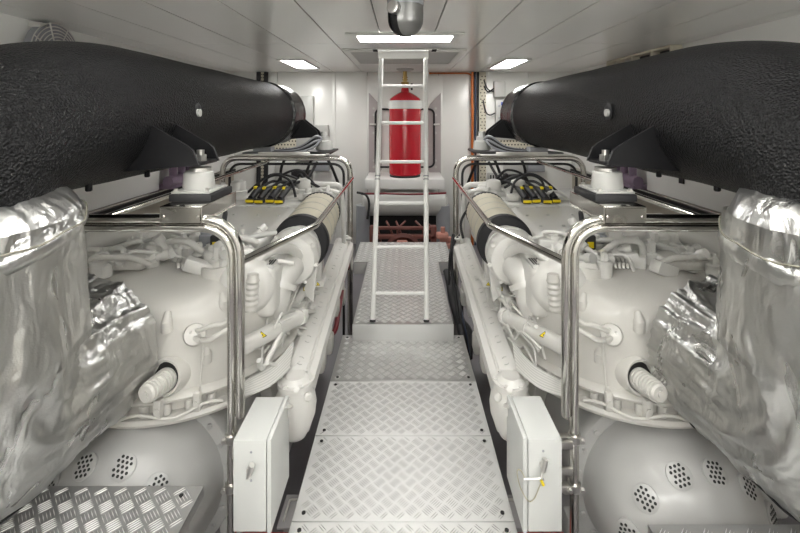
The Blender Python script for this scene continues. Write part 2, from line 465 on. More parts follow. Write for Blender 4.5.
# ------------------------------------------------------------------ extinguisher and its shelf, back wall centre
EY = 5.72
t = thing('fire_extinguisher', (.026, EY, .50), 'tall red fire suppression cylinder strapped upright behind the ladder', 'fire extinguisher')
R = .208
MB().lathe([(0,.575),(R-.02,.575),(R,.595),(R,1.52),(R-.01,1.56),(R-.06,1.60),(.09,1.635),(.055,1.65),(.045,1.70),(0,1.70)], (.026,EY,0), (0,0,1), 48).build('cylinder', M['red'], t)
MB().lathe([(0,.556),(R-.01,.556),(R-.01,.58),(0,.58)], (.026,EY,0), (0,0,1), 40).build('foot_ring', M['rubber'], t)
b = MB(); b.lathe([(R+.001,1.43),(R+.008,1.43),(R+.008,1.535),(R+.001,1.535)], (.026,EY,0), (0,0,1), 48)
b.box((.026-R-.03, EY+.05, 1.44), (.026-R+.01, EY+.3, 1.53)); b.box((.026+R-.01, EY+.05, 1.44), (.026+R+.03, EY+.3, 1.53))
tag(b.build('strap', M['white_steel'], t), 'white metal strap around the red cylinder')
b = MB(); b.cyl((.026,EY,1.69), (.026,EY,1.74), .035, 16); b.cyl((.026,EY,1.74), (.026,EY,1.78), .05, 8); b.cyl((.0,EY-.02,1.73),(.11,EY-.05,1.70),.012,10)
v = b.build('valve', M['brass'], t)
b = MB(); b.box((.10,EY-.06,1.67),(.125,EY-.04,1.76),.004); b.build('valve_lever', M['rubber'], v)
b = MB(); b.box((.026-.05, EY-R-.003, .97), (.026-.048, EY-R-.001, .98))
t = thing('discharge_pipe', (.026, EY, 1.95), 'brass discharge pipe dropping from a round white ceiling plate to the red cylinder', 'pipe')
b = MB(); b.cyl((.026,EY,1.785),(.026,EY,1.93),.026,14); b.cyl((.026,EY,1.83),(.026,EY,1.845),.036,8); b.cyl((.026,EY,1.80),(.026,EY,1.815),.036,8)
b.build('pipe', M['brass'], t)
MB().lathe([(0,1.915),(.06,1.918),(.11,1.935),(.115,1.949),(0,1.949)], (.026,EY,0), (0,0,1), 32).build('ceiling_rose', M['light_box'], t)

b = MB(); b.box((-.47, EY-.28, .43), (.51, YB-.002, .555), .006)
tag(b.build('cylinder_shelf', M['white_steel']), 'white box shelf on the back wall carrying the red cylinder', 'shelf')
t = thing('access_hatch', (.02, YB, .72), 'white recessed wall hatch with dark rounded seal behind the red cylinder', 'hatch')
b = MB(); b.box((-.50, YB-.02, .52), (.55, YB-.001, 1.90), .004); b.build('panel', M['wall'], t)
b = MB()
rp = []
for (cx_, cz_, a0) in ((.36,1.36,0),(-.31,1.36,90),(-.31,.70,180),(.36,.70,270)):
    for q in range(7):
        a = math.radians(a0+15*q); rp.append((cx_+.07*math.cos(a), YB-.055, cz_+.07*math.sin(a)))
b.tube(rp, .014, 8, close=True); b.build('seal', M['rubber'], t)
for s in (-1, 1):
    b = MB(); cx_ = .025
    xo = cx_+s*.50; xi = cx_+s*.32
    poly = [(xo,.54),(xo,1.66),(xi+s*.03,1.50),(xi,1.44),(xi,.60),(xi+s*.03,.54)]
    b.prism(poly, 'y', YB-.045, YB-.021, .004); fr = b.build('gusset', M['grey_panel'], t)
    b = MB()
    for z in (.63,.72,1.1,1.35,1.44): b.cyl((xo-s*.07, YB-.055, z), (xo-s*.07, YB-.044, z), .017, 10)
    each(b, 5, 'bolt', M['steel_dull'], fr)
    b = MB(); b.tube([(xo-s*.02, YB-.06, 1.22),(xo-s*.10, YB-.10, 1.22)], .012, 10); b.build('latch_pin', M['zinc'], fr)

# tank and machine under the shelf
t = thing('day_tank', (.02, 5.35, .05), 'grey horizontal cylinder tank under the white shelf', 'tank')
b = MB(); b.lathe([(0,0),(.10,.0),(.135,.03),(.14,.06),(.14,.98),(.135,1.01),(.10,1.04),(0,1.04)], (-.50,5.44,.25), (1,0,0), 32); b.build('shell', M['light_box'], t)
b = MB()
for x in (-.49, .49): b.cyl((x, 5.38, ZF), (x, 5.38, .25), .085, 20)
each(b, 2, 'column', M['grey_box'], t)
b = MB(); b.tube(catmull([(-.5,5.3,.40),(-.2,5.26,.41),(.1,5.27,.40),(.52,5.3,.41)]), .012, 8); b.build('red_line', M['red_hose'], t)
b = MB(); b.tube(catmull([(-.55,5.28,.42),(-.44,5.22,.40),(-.40,5.2,.30),(-.42,5.2,.12)]), .014, 8); b.build('hose', M['rubber'], t)
t = thing('bilge_machine', (0, 5.0, -.3), 'dark red machine frame with a round wheel glimpsed behind the ladder foot', 'machine')
b = MB()
b.box((-.36,4.85,-.02),(.36,4.93,.02),.006); b.box((-.36,4.8,-.25),(.36,4.9,-.19),.006); b.box((-.36,4.9,.07),(.36,4.95,.10),.004)
for x in (-.34,.34): b.box((x-.03,4.85,ZF),(x+.03,4.93,.12),.006)
b.build('frame', M['rust'], t)
b = MB(); b.lathe([(.17,0),(.20,-.02),(.21,-.06),(.17,-.07),(.15,-.05),(.15,0)], (0,4.9,-.16), (0,1,0), 32); b.build('wheel', M['rust'], t)
b = MB(); b.box((-.07,4.76,-.12),(.05,4.84,-.02),.015); b.lathe([(0,0),(.06,0),(.05,.06),(0,.07)], (-.01,4.76,-.07), (0,-1,0), 8); b.build('hub', M['salmon'], t)
b = MB()
for i, (x, z) in enumerate(((.42,.05),(.45,-.06),(.41,-.14),(.46,.0))): b.box((x-.06,4.70+.02*i,z-.03),(x+.07,4.82,z+.025),.012)
b.cyl((.43,4.75,.08),(.43,4.75,.14),.025,10); b.build('pump_block', M['salmon'], t)
b = MB(); b.box((-.5,5.6,ZF),(.5,5.65,.12)); b.build('dark_backing', M['dark'], t)  # near-black sheet painted in for the dark space behind the machine
rnd = random.Random(5)
b = MB()
for i in range(6):
    x = -.3+.11*i; b.tube(catmull([(x,4.98,.15),(x+rnd.uniform(-.1,.1),4.92,.05),(x+rnd.uniform(-.12,.12),4.95,-.1)]), .012, 8)
b.build('pipework', M['rust'], t)

exec_after = []
# ================================================================== both sides
PU, PZ, PR = 1.10, 1.355, .25            # black pipe axis and radius
EU = .93                                  # engine axis

def foil_tube(path, radii, seg, seed, amp):
    P = [Vector(p) for p in path]; b = MB(); b.tube(P, radii, seg, caps=False)
    n = len(P); ln = 0.
    for i in range(n):
        c = P[i]; ln += (P[i]-P[i-1]).length if i else 0.
        f = i/(n-1); loc = min(1., max(0., (f-.22)/.25))
        for k in range(seg):
            a = 2*PI*k/seg; v = b.v[i*seg+k]; d = (v-c).normalized()
            ca, sa = math.cos(a), math.sin(a)
            low = noise.noise(Vector((ca*1.3+seed, sa*1.3, ln*3)))
            tw = .5*noise.noise(Vector((ca*2, sa*2+seed, ln*4)))
            r1 = 1-abs(noise.noise(Vector((ca*3.2+tw+seed, sa*3.2-tw, ln*2.6+tw))))*2
            r2 = 1-abs(noise.noise(Vector((ca*8+seed, sa*8+tw, ln*7+2*tw))))*2
            h = low*.45 + (max(0,r1)**3)*(.36+.40*loc) + (max(0,r2)**3)*(.20+.22*loc)
            b.v[i*seg+k] = v+d*amp*(h-.25)
    return b

def build_exhaust(s):
    sd = side(s)
    t = thing('exhaust_pipe', (PU, 2.4, PZ), 'fat black insulated exhaust pipe running along the ceiling over the %s engine' % sd, 'exhaust pipe', s=s)
    # main run and downward elbow
    b = MB(s)
    rings = []
    for k in range(25):
        y = 3.46-(3.46-1.62)*k/24; r_ = PR-.012 if k == 0 else PR
        rings.append((Vector((y, PZ-r_)), Vector((y, PZ+r_)), r_))
    for k in range(1, 25):
        a = PI/2*k/24; q = min(1, a/math.radians(58)); q = q*(1.6-.6*q)
        rings.append((Vector((1.62-.385*min(1, q), 1.105-.02*(k/24)**3)), Vector((1.62-.84*math.sin(a), 1.10+.505*math.cos(a))), PR-.028*(k/24)**2))
    rings.append((Vector((1.22, 1.06)), Vector((.785, 1.06)), PR-.03))
    sg = 72; vs = []; fs = []
    for (B_, T_, lr) in rings:
        c_ = (B_+T_)/2; h_ = (T_-B_)/2
        for k in range(sg):
            a = 2*PI*k/sg; e = c_+h_*math.cos(a); vs.append((PU+lr*math.sin(a), e.x, e.y))
    for i in range(len(rings)-1):
        for k in range(sg): fs.append((i*sg+k, i*sg+(k+1)%sg, (i+1)*sg+(k+1)%sg, (i+1)*sg+k))
    fs.append(tuple(range(sg))); fs.append(tuple((len(rings)-1)*sg+k for k in range(sg))[::-1])
    b.add(vs, fs)
    for i, v in enumerate(b.v):
        w = noise.noise(Vector((v.x*3+s*4, v.y*3, v.z*3)))
        v2 = v.copy(); b.v[i] = v2+Vector((0,0,1))*w*.006+Vector((1,0,0))*w*.006
    b.build('insulation', M['black_ins'], t)
    b = MB(s)
    b.lathe([(PR-.02,-.02),(PR+.002,0),(PR+.003,.02),(PR-.004,.05),(PR+.004,.10),(PR-.002,.16),(PR+.004,.22),(PR-.004,.30),(PR+.004,.36),(PR-.02,.385),(0,.385)], (PU,3.47,PZ), (0,1,0), 56,
            mod=lambda a, h: 1+.006*math.sin(a*9+h*30)+.004*math.sin(a*23))
    b.build('end_cap', M['black_band'], t)
    b = MB(s); b.lathe([(PR+.004,-.012),(PR+.010,-.008),(PR+.010,.008),(PR+.004,.012)], (PU,3.462,PZ), (0,1,0), 56); b.build('end_band', M['black_band'], t)
    # two stud holes
    b = MB(s)
    for (py, dz) in ((1.82, .01),):
        a = math.asin(dz/PR); p = Vector((PU-PR-.002, py, PZ+dz))
        b.lathe([(.0,0),(.034,0),(.036,.004),(.026,.008),(.018,.006),(0,.004)], p+Vector((.004,0,0)), (-1,0,0), 24)
    h = b.build('eyelet', M['rubber'], t)
    b = MB(s); b.cyl((PU-PR,1.815,PZ+.004),(PU-PR-.014,1.815,PZ+.004),.016,14); b.build('stud', M['light_box'], h)
    for yy in (1.40, 1.72):
        b = MB(s); b.cyl((1.0,yy,PZ-.20),(1.0,yy,PZ-.248),.010,12,.003); b.build('drain_nub', M['black_steel'], t)
    # hanger brackets
    for (Y1, Y2, tip, key) in ((1.50,1.66,.72,0), (3.72,3.84,.735,1)):
        z0 = 1.178 if key == 0 else 1.165
        fr = None
        for yy in (Y1, Y2):
            b = MB(s)
            b.prism([(PU-.05, PZ-.15), (PU-.20, 1.345), (PU-.25, 1.312), (tip+.012, z0+.066), (tip-.006, z0+.050), (tip-.026, z0), (tip+.14, z0-.012), (PU-.05, z0-.03)], 'y', yy-.006, yy+.006, 0)
            b.build('bracket_plate', M['black_steel'], t, sharp=15)
        b = MB(s); b.box((tip-.02, Y1, z0-.004), (tip+.22, Y2, z0+.008), .002); b.build('bracket_foot', M['black_steel'], t)
    return t

def build_foil(s):
    sd = side(s)
    t = thing('foil_wrapped_elbow', (PU, 1.0, .35), 'crinkled silver foil lagging around the %s exhaust riser, bending to the engine' % sd, 'pipe lagging', s=s)
    VY = 1.0
    seed = 3.1 if s < 0 else 8.7
    # riser and elbow
    path = []; rad = []
    for k in range(26):
        z = 1.10-(1.10-.80)*k/25; path.append((PU, VY, z)); rad.append(.298+.02*(k/25)**1.0)
    for k in range(1, 41):
        a = PI/2*k/40; path.append((PU-.03*(k/40)**1.5, VY+.25*(1-math.cos(a)), .80-.215*math.sin(a)-.02)); rad.append(.318-.092*(k/40))
    for k in range(1, 17):
        path.append((PU-.03-.01*k/16, VY+.25+.24*k/16, .565)); rad.append(.226+.008*(k/16))
    b = foil_tube(path, rad, 176, seed, .020); jacket = [v.copy() for v in b.v]
    b.s = s; b.build('foil_jacket', M['foil'], t, sharp=179)
    # collar with gathered shoulder
    b = MB(); n = 40
    prof = [(.19,1.185),(.215,1.182),(.245,1.170),(.270,1.152),(.288,1.132),(.299,1.116),(.298,1.104),(.308,1.096),(.312,1.08),(.30,1.06)]
    b.lathe(prof, (PU,VY,0), (0,0,1), 160)
    for i, v in enumerate(b.v):
        v.z = (1.185-(1.185-v.z)*(1.5 if s > 0 and v.z < 1.15 else 1)) + (.14 if s < 0 else .09)*(v.y-1.2)
        d = Vector((v.x-PU, v.y-VY, 0)).normalized(); a = math.atan2(d.y, d.x)
        w = noise.noise(Vector((math.cos(a)*9+seed, math.sin(a)*9, v.z*8)))+.6*noise.noise(Vector((math.cos(a)*24, math.sin(a)*24+seed, v.z*4)))
        b.v[i] = v+d*w*.003+Vector((0,0,1))*w*.004
    b.s = s; b.build('gathered_collar', M['foil'], t, sharp=179)
    b = MB(s); pts = []
    for k in range(60):
        a = 2*PI*k/60; w = .006*math.sin(a*5+seed)+.005*math.sin(a*11)
        yy = VY+.310*math.sin(a); zz = 1.100 if s < 0 else 1.06
        pts.append((PU+.310*math.cos(a), yy, zz+w+(.14 if s < 0 else .09)*(yy-1.2)))
    b.tube(pts, .0022, 6, close=True); tag(b.build('drawstring', M['string'], t), 'thin wire drawstring around the foil collar')
    # seam along the elbow
    seam_pts = []
    ring = 58; cc = Vector(path[ring]); k0 = max(range(176), key=lambda k: (jacket[ring*176+k]-cc).normalized().dot(Vector((-.50,-.30,-.80))))
    for i in range(34, 80, 2):
        q = jacket[i*176+k0]; seam_pts.append(q+(q-Vector(path[i])).normalized()*.003)
    b = MB(s)
    b.tube(catmull(seam_pts, 3), .0035, 6); b.build('stitched_seam', M['rubber'], t)
    return t

def build_rail(s):
    sd = side(s)
    t = thing('guard_rail', (.55, 1.45, ZF), 'polished stainless tube guard rail framing the %s engine beside the walkway' % sd, 'guard rail', s=s)
    Y = 1.45; r = .0150
    b = MB(s)
    b.tube(fillet([(1.50,Y,ZF),(1.50,Y,1.008),(.537,Y,1.008),(.537,Y,.37)], .14, 12)+[Vector((.537,Y,.362))], [r]*27+[r*.6] if False else r, 20)
    b.ball((.537,Y,.364), r, 14); b.build('outer_hoop', M['steel'], t)
    b = MB(s); b.tube(fillet([(1.47,Y+.004,ZF),(1.47,Y+.004,.979),(.566,Y+.004,.979),(.566,Y+.004,ZF)], .112, 12), r, 20); b.build('inner_hoop', M['steel'], t)
    b = MB(s); b.tube(fillet([(.545,Y,.862),(.388,1.96,.858),(.40,3.46,.852)], .10, 8), .0135, 16); b.build('mid_rail', M['steel'], t)
    Y2 = 3.46
    b = MB(s); b.tube(fillet([(1.42,Y2,ZF),(1.42,Y2,1.012),(.415,Y2,1.012),(.415,Y2,ZF)], .13, 12), .0215, 18); b.build('far_hoop', M['steel'], t)
    b = MB(s); b.tube(fillet([(1.375,Y2+.03,ZF),(1.375,Y2+.03,.962),(.47,Y2+.03,.962),(.47,Y2+.03,ZF)], .10, 10), .010, 12); tag(b.build('black_inner_hoop', M['rubber'], t), 'black tube inside the far hoop')
    b = MB(s); b.tube([(1.06,Y,.985),(1.06,3.46,.985)], .012, 12); b.build('long_rail', M['steel'], t)
    # clamps on the post
    for z in (.285, .125):
        b = MB(s); b.cyl((.566,Y+.004,z-.012),(.566,Y+.004,z+.012),.021,16); b.box((.50,Y-.012,z-.01),(.566,Y+.012,z+.01),.003); b.hexbolt((.585,Y-.012,z),(0,-1,0),.008,.01); b.hexbolt((.545,Y-.012,z),(0,-1,0),.008,.01)
        b.build('pipe_clamp', M['steel_dull'], t)
    # saddle for the exhaust mount
    b = MB(s)
    b.box((.652,1.428,1.048),(.790,1.72,1.053),.001); b.box((.652,1.428,.998),(.656,1.72,1.05)); b.box((.786,1.428,.998),(.790,1.72,1.05))
    b.box((.658,1.426,1.0),(.784,1.430,1.047))
    for u in (.665,.777): b.hexbolt((u,1.43,1.02),(0,-1,0),.006,.006)
    b.build('mount_saddle', M['steel'], t)
    return t

def build_mount(s):
    sd = side(s)
    t = thing('exhaust_mount', (.735, 1.585, 1.053), 'pale cylindrical anti-vibration mount on a black pad, near end of the %s pipe' % sd, 'vibration mount', s=s)
    MB(s).box((.655,1.50,1.053),(.80,1.69,1.078),.004).build('pad', M['rubber'], t)
    MB(s).box((.668,1.515,1.078),(.80,1.675,1.086),.002).build('base_plate', M['light_box'], t)
    MB(s).lathe([(0,1.086),(.052,1.086),(.054,1.095),(.050,1.145),(.044,1.150),(0,1.150)], (.735,1.585,0), (0,0,1), 32).build('body', M['light_box'], t)
    b = MB(s); b.cyl((.727,1.58,1.15),(.727,1.58,1.162),.038,20); b.build('washer', M['zinc'], t)
    b = MB(s); b.cyl((.727,1.58,1.173),(.727,1.58,1.185),.027,20); b.cyl((.727,1.58,1.185),(.727,1.58,1.208),.022,6); b.cyl((.727,1.58,1.208),(.727,1.58,1.225),.013,12); b.build('nut_stack', M['zinc'], t)
    b = MB(s)
    for (u, y) in ((.68,1.525),(.787,1.525),(.68,1.662),(.787,1.662)): b.hexbolt((u,y,1.086),(0,0,1),.008,.009)
    each(b, 4, 'bolt', M['zinc'], t)
    t2 = thing('exhaust_mount', (.70, 3.85, 1.08), 'small pale mount on the far hoop, under the end of the %s pipe' % sd, 'vibration mount', s=s)
    MB(s).box((.58,3.44,1.034),(.86,3.95,1.050),.003).build('base_plate', M['black_steel'], t2)
    MB(s).lathe([(0,1.05),(.075,1.05),(.07,1.12),(.05,1.13),(.05,1.165),(.03,1.165),(.03,1.205),(0,1.205)], (.69,3.85,0), (0,0,1), 28).build('body', M['light_box'], t2)

def build_cabinet(s):
    sd = side(s)
    lab = {-1: 'white steel control box left of the walkway, closed latch without lanyard', 1: 'white steel control box right of the walkway with wire lanyard on its handle'}[s]
    if s < 0: u0, u1, y0, y1, z0, z1 = .374, .483, 1.25, 1.445, .165, .425
    else: u0, u1, y0, y1, z0, z1 = .341, .452, 1.25, 1.445, .165, .428
    t = thing('control_box', ((u0+u1)/2, y0, z0), lab, 'control box', s=s)
    MB(s).box((u0+.015, y0, z0),(u1, y1, z1),.003).build('body', M['cab'], t)
    d = MB(s).box((u0, y0-.001, z0-.003),(u0+.013, y1+.002, z1+.003),.003).build('lid', M['cab'], t)
    # front latch
    uc = u0+.055
    b = MB(s); zc = z1-.068
    if s < 0:
        b.tube([(uc-.003,y0-.004,zc-.022),(uc-.003,y0-.012,zc-.02),(uc+.003,y0-.016,zc-.0),(uc+.012,y0-.014,zc+.022)] if False else [(uc+.008,y0-.008,zc-.03),(uc-.005,y0-.016,zc+.012)], [.006,.008], 14)
        b.cyl((uc+.004,y0,zc-.012),(uc+.004,y0-.01,zc-.012),.010,16)
    else:
        b.tube([(uc+.006,y0-.010,zc+.02),(uc-.003,y0-.014,zc-.012)], [.008,.007], 14)
        b.tube(fillet([(uc-.006,y0-.012,zc-.01),(uc-.006,y0-.012,zc-.03),(uc-.006,y0-.010,zc-.034),(uc-.055,y0-.010,zc-.037)],.006,5), .0035, 8)
        b.cyl((uc,y0,zc),(uc,y0-.01,zc),.009,16)
    b.build('latch_handle', M['zinc'], t)
    b = MB(s)
    for z in (zc+.036, zc-.045): b.cyl((uc+.002,y0-.002,z),(uc+.002,y0+.002,z),.0035,8)
    each(b, 2, 'screw', M['grey_box'], t)
    if s > 0:
        b = MB(s); pts = [(u0+.004,y0-.008,zc-.036),(u0-.008,y0-.006,zc-.015),(u0-.018,y0-.004,zc-.02),(u0-.010,y0-.006,zc-.06),(u0+.012,y0-.006,zc-.10),(u0+.03,y0-.006,zc-.095),(u0+.045,y0-.006,zc-.06),(u0+.05,y0-.009,zc-.045)]
        b.tube(catmull(pts,8), .0014, 6); b.build('lanyard', M['copper'], t)
        b = MB(s); b.tube([(u0+.05,y0-.007,zc-.043),(u0+.056,y0-.007,zc-.056)],.004,8); tag(b.build('lanyard_tag', M['yellow'], t), 'small yellow tag')
    b = MB(s); b.cyl((u0-.006,y1-.025,z1-.02),(u0-.006,y1-.025,z1-.014),.012,12); b.tube([(u0-.004,y1-.026,z1-.016),(u0-.004,y1-.026,z1-.05)],.0016,6)
    b.build('lid_clip', M['zinc'], t)
    b = MB(s)
    for z in (.285,.20): b.box((u1,y1-.03,z-.012),(.548,y1-.016,z+.012),.002)
    each(b, 2, 'mounting_strap', M['steel_dull'], t)

def build_gearbox(s):
    sd = side(s); gz = .035 if s < 0 else .012
    t = thing('gearbox', (EU, 1.5, ZF), 'grey domed gearbox housing with perforated vents, low under the %s engine' % sd, 'gearbox', s=s)
    b = MB(s)
    def md(a, h): return 1+.012*max(0, math.cos(a*6))**6*(1 if h < -.03 else 0)
    b.lathe([(0,-.36),(.06,-.36),(.07,-.345),(.13,-.335),(.185,-.305),(.225,-.265),(.252,-.215),(.268,-.15),(.276,-.08),(.282,-.03),(.318,-.022),(.322,-.015),(.322,.02),(.30,.03),(.30,.35),(0,.35)], (EU,1.62,gz), (0,1,0), 72, mod=md)
    b.build('housing', M['gear'], t)
    b = MB(s); b.lathe([(.072,-.372),(.095,-.372),(.10,-.365),(.10,-.33),(.072,-.33)], (EU,1.62,gz), (0,1,0), 40); b.build('hub_ring', M['gear'], t)
    b = MB(s)
    for k in range(24):
        a = 2*PI*k/24+.1; b.hexbolt((EU+.298*math.cos(a),1.598,gz+.298*math.sin(a)),(0,-1,0),.010,.012)
    each(b, 24, 'flange_bolt', M['gear'], t)
    for th in ((14,-15.5,-46,-76,44,74) if s < 0 else (9,-18.5,-50,-80,37,66)):
        a = math.radians(90-th)
        # the pad sits on the shoulder of the dome
        rr, yy = .234, 1.62-.258
        n = Vector((math.cos(a)*.72, -.69, math.sin(a)*.72)).normalized()
        p = Vector((EU+rr*math.cos(a), yy, gz+rr*math.sin(a)))
        b = MB(s); b.lathe([(0,-.012),(.037,-.012),(.037,.000),(.034,.002),(0,.0022)], p, n, 28)
        e1 = n.cross(Vector((0,1,0))).normalized(); e2 = n.cross(e1); b.cur = 1
        for (i, j) in ((-1,-2),(0,-2),(1,-2),(-1.5,-1),(-.5,-1),(.5,-1),(1.5,-1),(-1,0),(0,0),(1,0),(-1.5,1),(-.5,1),(.5,1),(1.5,1),(-1,2),(0,2),(1,2)):
            c = p+e1*i*.0135+e2*j*.0118+n*.0024
            b.lathe([(0,0),(.0044,0),(.0044,.0008),(0,.0008)], c, n, 10)
        b.build('vent_pad', [M['gear'], M['dark']], t)
    b = MB(s); b.box((EU-.33,1.60,ZF),(EU-.26,1.66,-.12),.01); b.box((EU+.26,1.60,ZF),(EU+.33,1.66,-.12),.01); each(b, 2, 'foot', M['gear'], t)
    # outboard casing beside the gearbox
    b = MB(s); b.tube(catmull([(1.28,1.5,.02),(1.2,1.5,.06),(1.05,1.68,.2)]), .035, 12); b.build('oil_pipe', M['gear'], t)

def build_footplate(s):
    sd = side(s); z = .265
    u0, y1 = (.582, 1.288) if s < 0 else (.648, 1.167)
    t = thing('foot_plate', (1.1, .9, z), 'chequered aluminium foot plate in the bottom %s corner of the photo' % sd, 'floor plate', s=s)
    b = MB(s); b.box((u0,.55,z-.006),(1.75,y1,z),.001,seg=1)
    b.box((u0,.55,z-.03),(u0+.004,y1,z+.0005),.001,seg=1)
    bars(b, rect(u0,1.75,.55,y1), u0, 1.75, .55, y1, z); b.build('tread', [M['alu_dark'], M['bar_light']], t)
    b = MB(s)
    b.cyl((u0+.05,y1-.035,z),(u0+.05,y1-.035,z+.003),.006,10); b.build('screw', M['dark'], t)
    b = MB(s)
    for u in (u0+.03, 1.7):
        for y in (.6, y1-.06): b.box((u,y,ZF),(u+.03,y+.03,z-.006))
    each(b, 4, 'support_leg', M['bilge_steel'], t)
def tri_sign(p, n, up, size, s, parent):
    """yellow warning triangle with black border and a small dark mark, lying on the surface"""
    n = Vector(n).normalized(); up = Vector(up); up = (up-n*up.dot(n)).normalized(); e = n.cross(up)
    p = Vector(p); b = MB(s)
    def tri(k, h): return [p+n*h+up*(size*k), p+n*h-up*(size*k*.6)+e*(size*k), p+n*h-up*(size*k*.6)-e*(size*k)]
    b.cur = 1; b.add(tri(1.0, .0008), [(0,1,2)])
    b.cur = 0; b.add(tri(.78, .0014), [(0,1,2)])
    b.cur = 1; b.add(tri(.25, .0019), [(0,1,2)])
    b.build('warning_triangle', [M['yellow'], M['dark']], parent)

def build_engine(s):
    sd = side(s); rnd = random.Random(11 if s < 0 else 23)
    W = M['paint']; WW = M['paint_warm']
    t = thing('marine_engine', (EU, 2.4, ZF), 'large white painted marine diesel engine on the %s side of the walkway' % sd, 'engine', s=s)
    # crankcase, sump
    b = MB(s)
    b.prism([(.56,-.05),(.62,.30),(.60,.42),(1.30,.42),(1.26,.30),(1.32,-.05),(1.15,-.36),(.72,-.36)], 'y', 1.97, 3.30, .015)
    for y in (2.15,2.45,2.75,3.05): b.box((.55,y-.02,-.08),(.63,y+.02,.40),.008)
    b.build('crankcase', WW, t)
    # cylinder banks, both sides of the vee
    for q in (-1, 1):
        b = MB(s)
        poly = [(EU+q*p, z) for p, z in ((-.36,.36),(-.40,.52),(-.30,.66),(-.20,.70),(-.10,.62),(-.05,.36))]
        b.prism(poly, 'y', 1.98, 3.28, .02); b.build('cylinder_bank', W, t)
    # flat valley cover with bolts
    b = MB(s)
    b.prism([(.64,.60),(.665,.745),(.70,.765),(1.16,.775),(1.20,.74),(1.22,.60)], 'y', 1.99, 2.80, .012)
    cov = b.build('valley_cover', W, t)
    b = MB(s)
    for u in (.72,.84,.98,1.12):
        for y in (2.05,2.3,2.55,2.76): b.hexbolt((u,y,.766+(u-.7)*.02),(0,0,1),.009,.007)
    each(b, 16, 'cover_bolt', M['light_box'], cov)
    b = MB(s)
    for i in range(9): b.box((.80+.02*i,2.18,.768),(.813+.02*i,2.2,.7735))
    # rear top: gear train housing, filler caps
    b = MB(s); b.box((.50,2.98,.45),(1.30,3.32,.80),.03); b.box((.56,2.84,.60),(1.22,3.0,.775),.02); b.build('rear_housing', W, t)
    for (u, y) in ((.63,3.06),(.80,3.06)) if s > 0 else ((1.13,3.02),(.70,3.1)):
        b = MB(s); b.lathe([(0,.79),(.058,.79),(.06,.83),(.05,.835),(.052,.875),(.045,.895),(.02,.905),(0,.906)], (u,y,0), (0,0,1), 24); b.build('filler_cap', W, t)
    # row of black and yellow connectors
    us = (.80,.87,.98,1.05) if s > 0 else (.80,.86,.95,1.02)
    us = (.80,.865,.93,.995)
    for i, u in enumerate(us):
        y = 2.86+.02*(i % 2)
        b = MB(s); b.box((u-.026,y-.03,.775),(u+.026,y+.03,.808),.008); b.tube([(u,y+.0,.805),(u-.02,y+.07,.848),(u-.03,y+.12,.855)],[.021,.023,.014],12)
        c = b.build('connector', M['rubber'], t)
        b = MB(s); b.box((u-.027,y-.034,.783),(u+.027,y-.028,.801),.003); b.box((u-.020,y+.045,.858),(u-.0,y+.075,.874),.003); tag(b.build('clip', M['yellow'], c), 'yellow clip')
        b = MB(s); b.tube(catmull([(u-.03,y+.12,.855),(u-.08,y+.2,.885),(u-.15,y+.24,.87),(u-.2,y+.3,.83)],5), .010, 8); b.build('lead', M['rubber'], c)
    # big black loom arcs behind the connectors
    for pts in ([(.98,3.02,.80),(.95,3.02,.90),(.86,3.0,.94),(.76,2.98,.90),(.72,2.95,.80)], [(.9,3.08,.82),(.84,3.05,.93),(.72,3.04,.97),(.66,3.1,.9),(.62,3.2,.82)], [(1.1,3.1,.8),(.95,3.15,.92),(.8,3.2,.9),(.7,3.25,.82)]):
        b = MB(s); b.tube(catmull(pts,8), .0085, 10); b.build('loom', M['rubber'], t)
    # rear top clutter
    for i in range(16):
        u = rnd.uniform(.52,.98); y = rnd.uniform(2.92,3.28); z = .79
        b = MB(s)
        if i % 3 == 0: b.tube(catmull([(u,y,z),(u+rnd.uniform(-.06,.06),y+rnd.uniform(-.05,.05),z+.05),(u+rnd.uniform(-.13,.13),y+rnd.uniform(-.06,.06),z+.04),(u+rnd.uniform(-.16,.16),y,z)],5), .010, 8); b.build('hose', W, t)
        elif i % 3 == 1: b.cyl((u,y,z-.02),(u,y,z+rnd.uniform(.03,.06)),rnd.uniform(.018,.035),14,.004); b.hexbolt((u,y,z+.03),(0,0,1),.014,.04); b.build('fitting', W, t)
        else: b.box((u-.04,y-.025,z-.01),(u+.04,y+.025,z+.035),.008); b.build('bracket', W, t)
    b = MB(s); b.tube(fillet([(.44,3.30,.55),(.47,3.28,.83),(.70,3.24,.84),(1.0,3.22,.83)],.05,6), .022, 12); b.tube(fillet([(.42,3.15,.35),(.44,3.18,.78),(.56,3.16,.82),(.72,3.12,.81)],.05,6), .016, 12); b.build('coolant_pipe', W, t)
    # ---------------- air filter on the aisle side
    A = Vector((.515, 2.22, .705)); B = Vector((.545, 2.88, .715)); ax = B-A; ln = ax.length
    f = MB(s); f.lathe([(.05,0),(.128,.0),(.130,.01)]+[(.130,.01+(ln-.03)*k/8) for k in range(9)]+[(.128,ln-.01),(.05,ln)], A, ax, 72, mod=lambda a, h: 1+.012*math.cos(a*36))
    fl = f.build('air_filter', M['pleat'], t)
    b = MB(s); b.lathe([(.088,-.014),(.132,-.014),(.140,-.004),(.140,.035),(.134,.042),(.10,.042)], A, ax, 64); b.build('near_band', M['rubber'], fl)
    b = MB(s); b.lathe([(.05,-.006),(.132,-.006),(.134,0),(.134,.022),(.05,.022)], B-ax.normalized()*.02, ax, 64); b.build('far_band', M['rubber'], fl)
    b = MB(s)
    for k in range(3):
        q = A+ax*(.3+.22*k); b.tube([q+Vector((math.cos(a)*.1335,0,math.sin(a)*.1335)) for a in [2*PI*i/48 for i in range(48)]], .0012, 5, close=True)
    each(b, 3, 'filter_hoop', M['light_box'], fl)
    # compressor intake ahead of the filter
    b = MB(s)
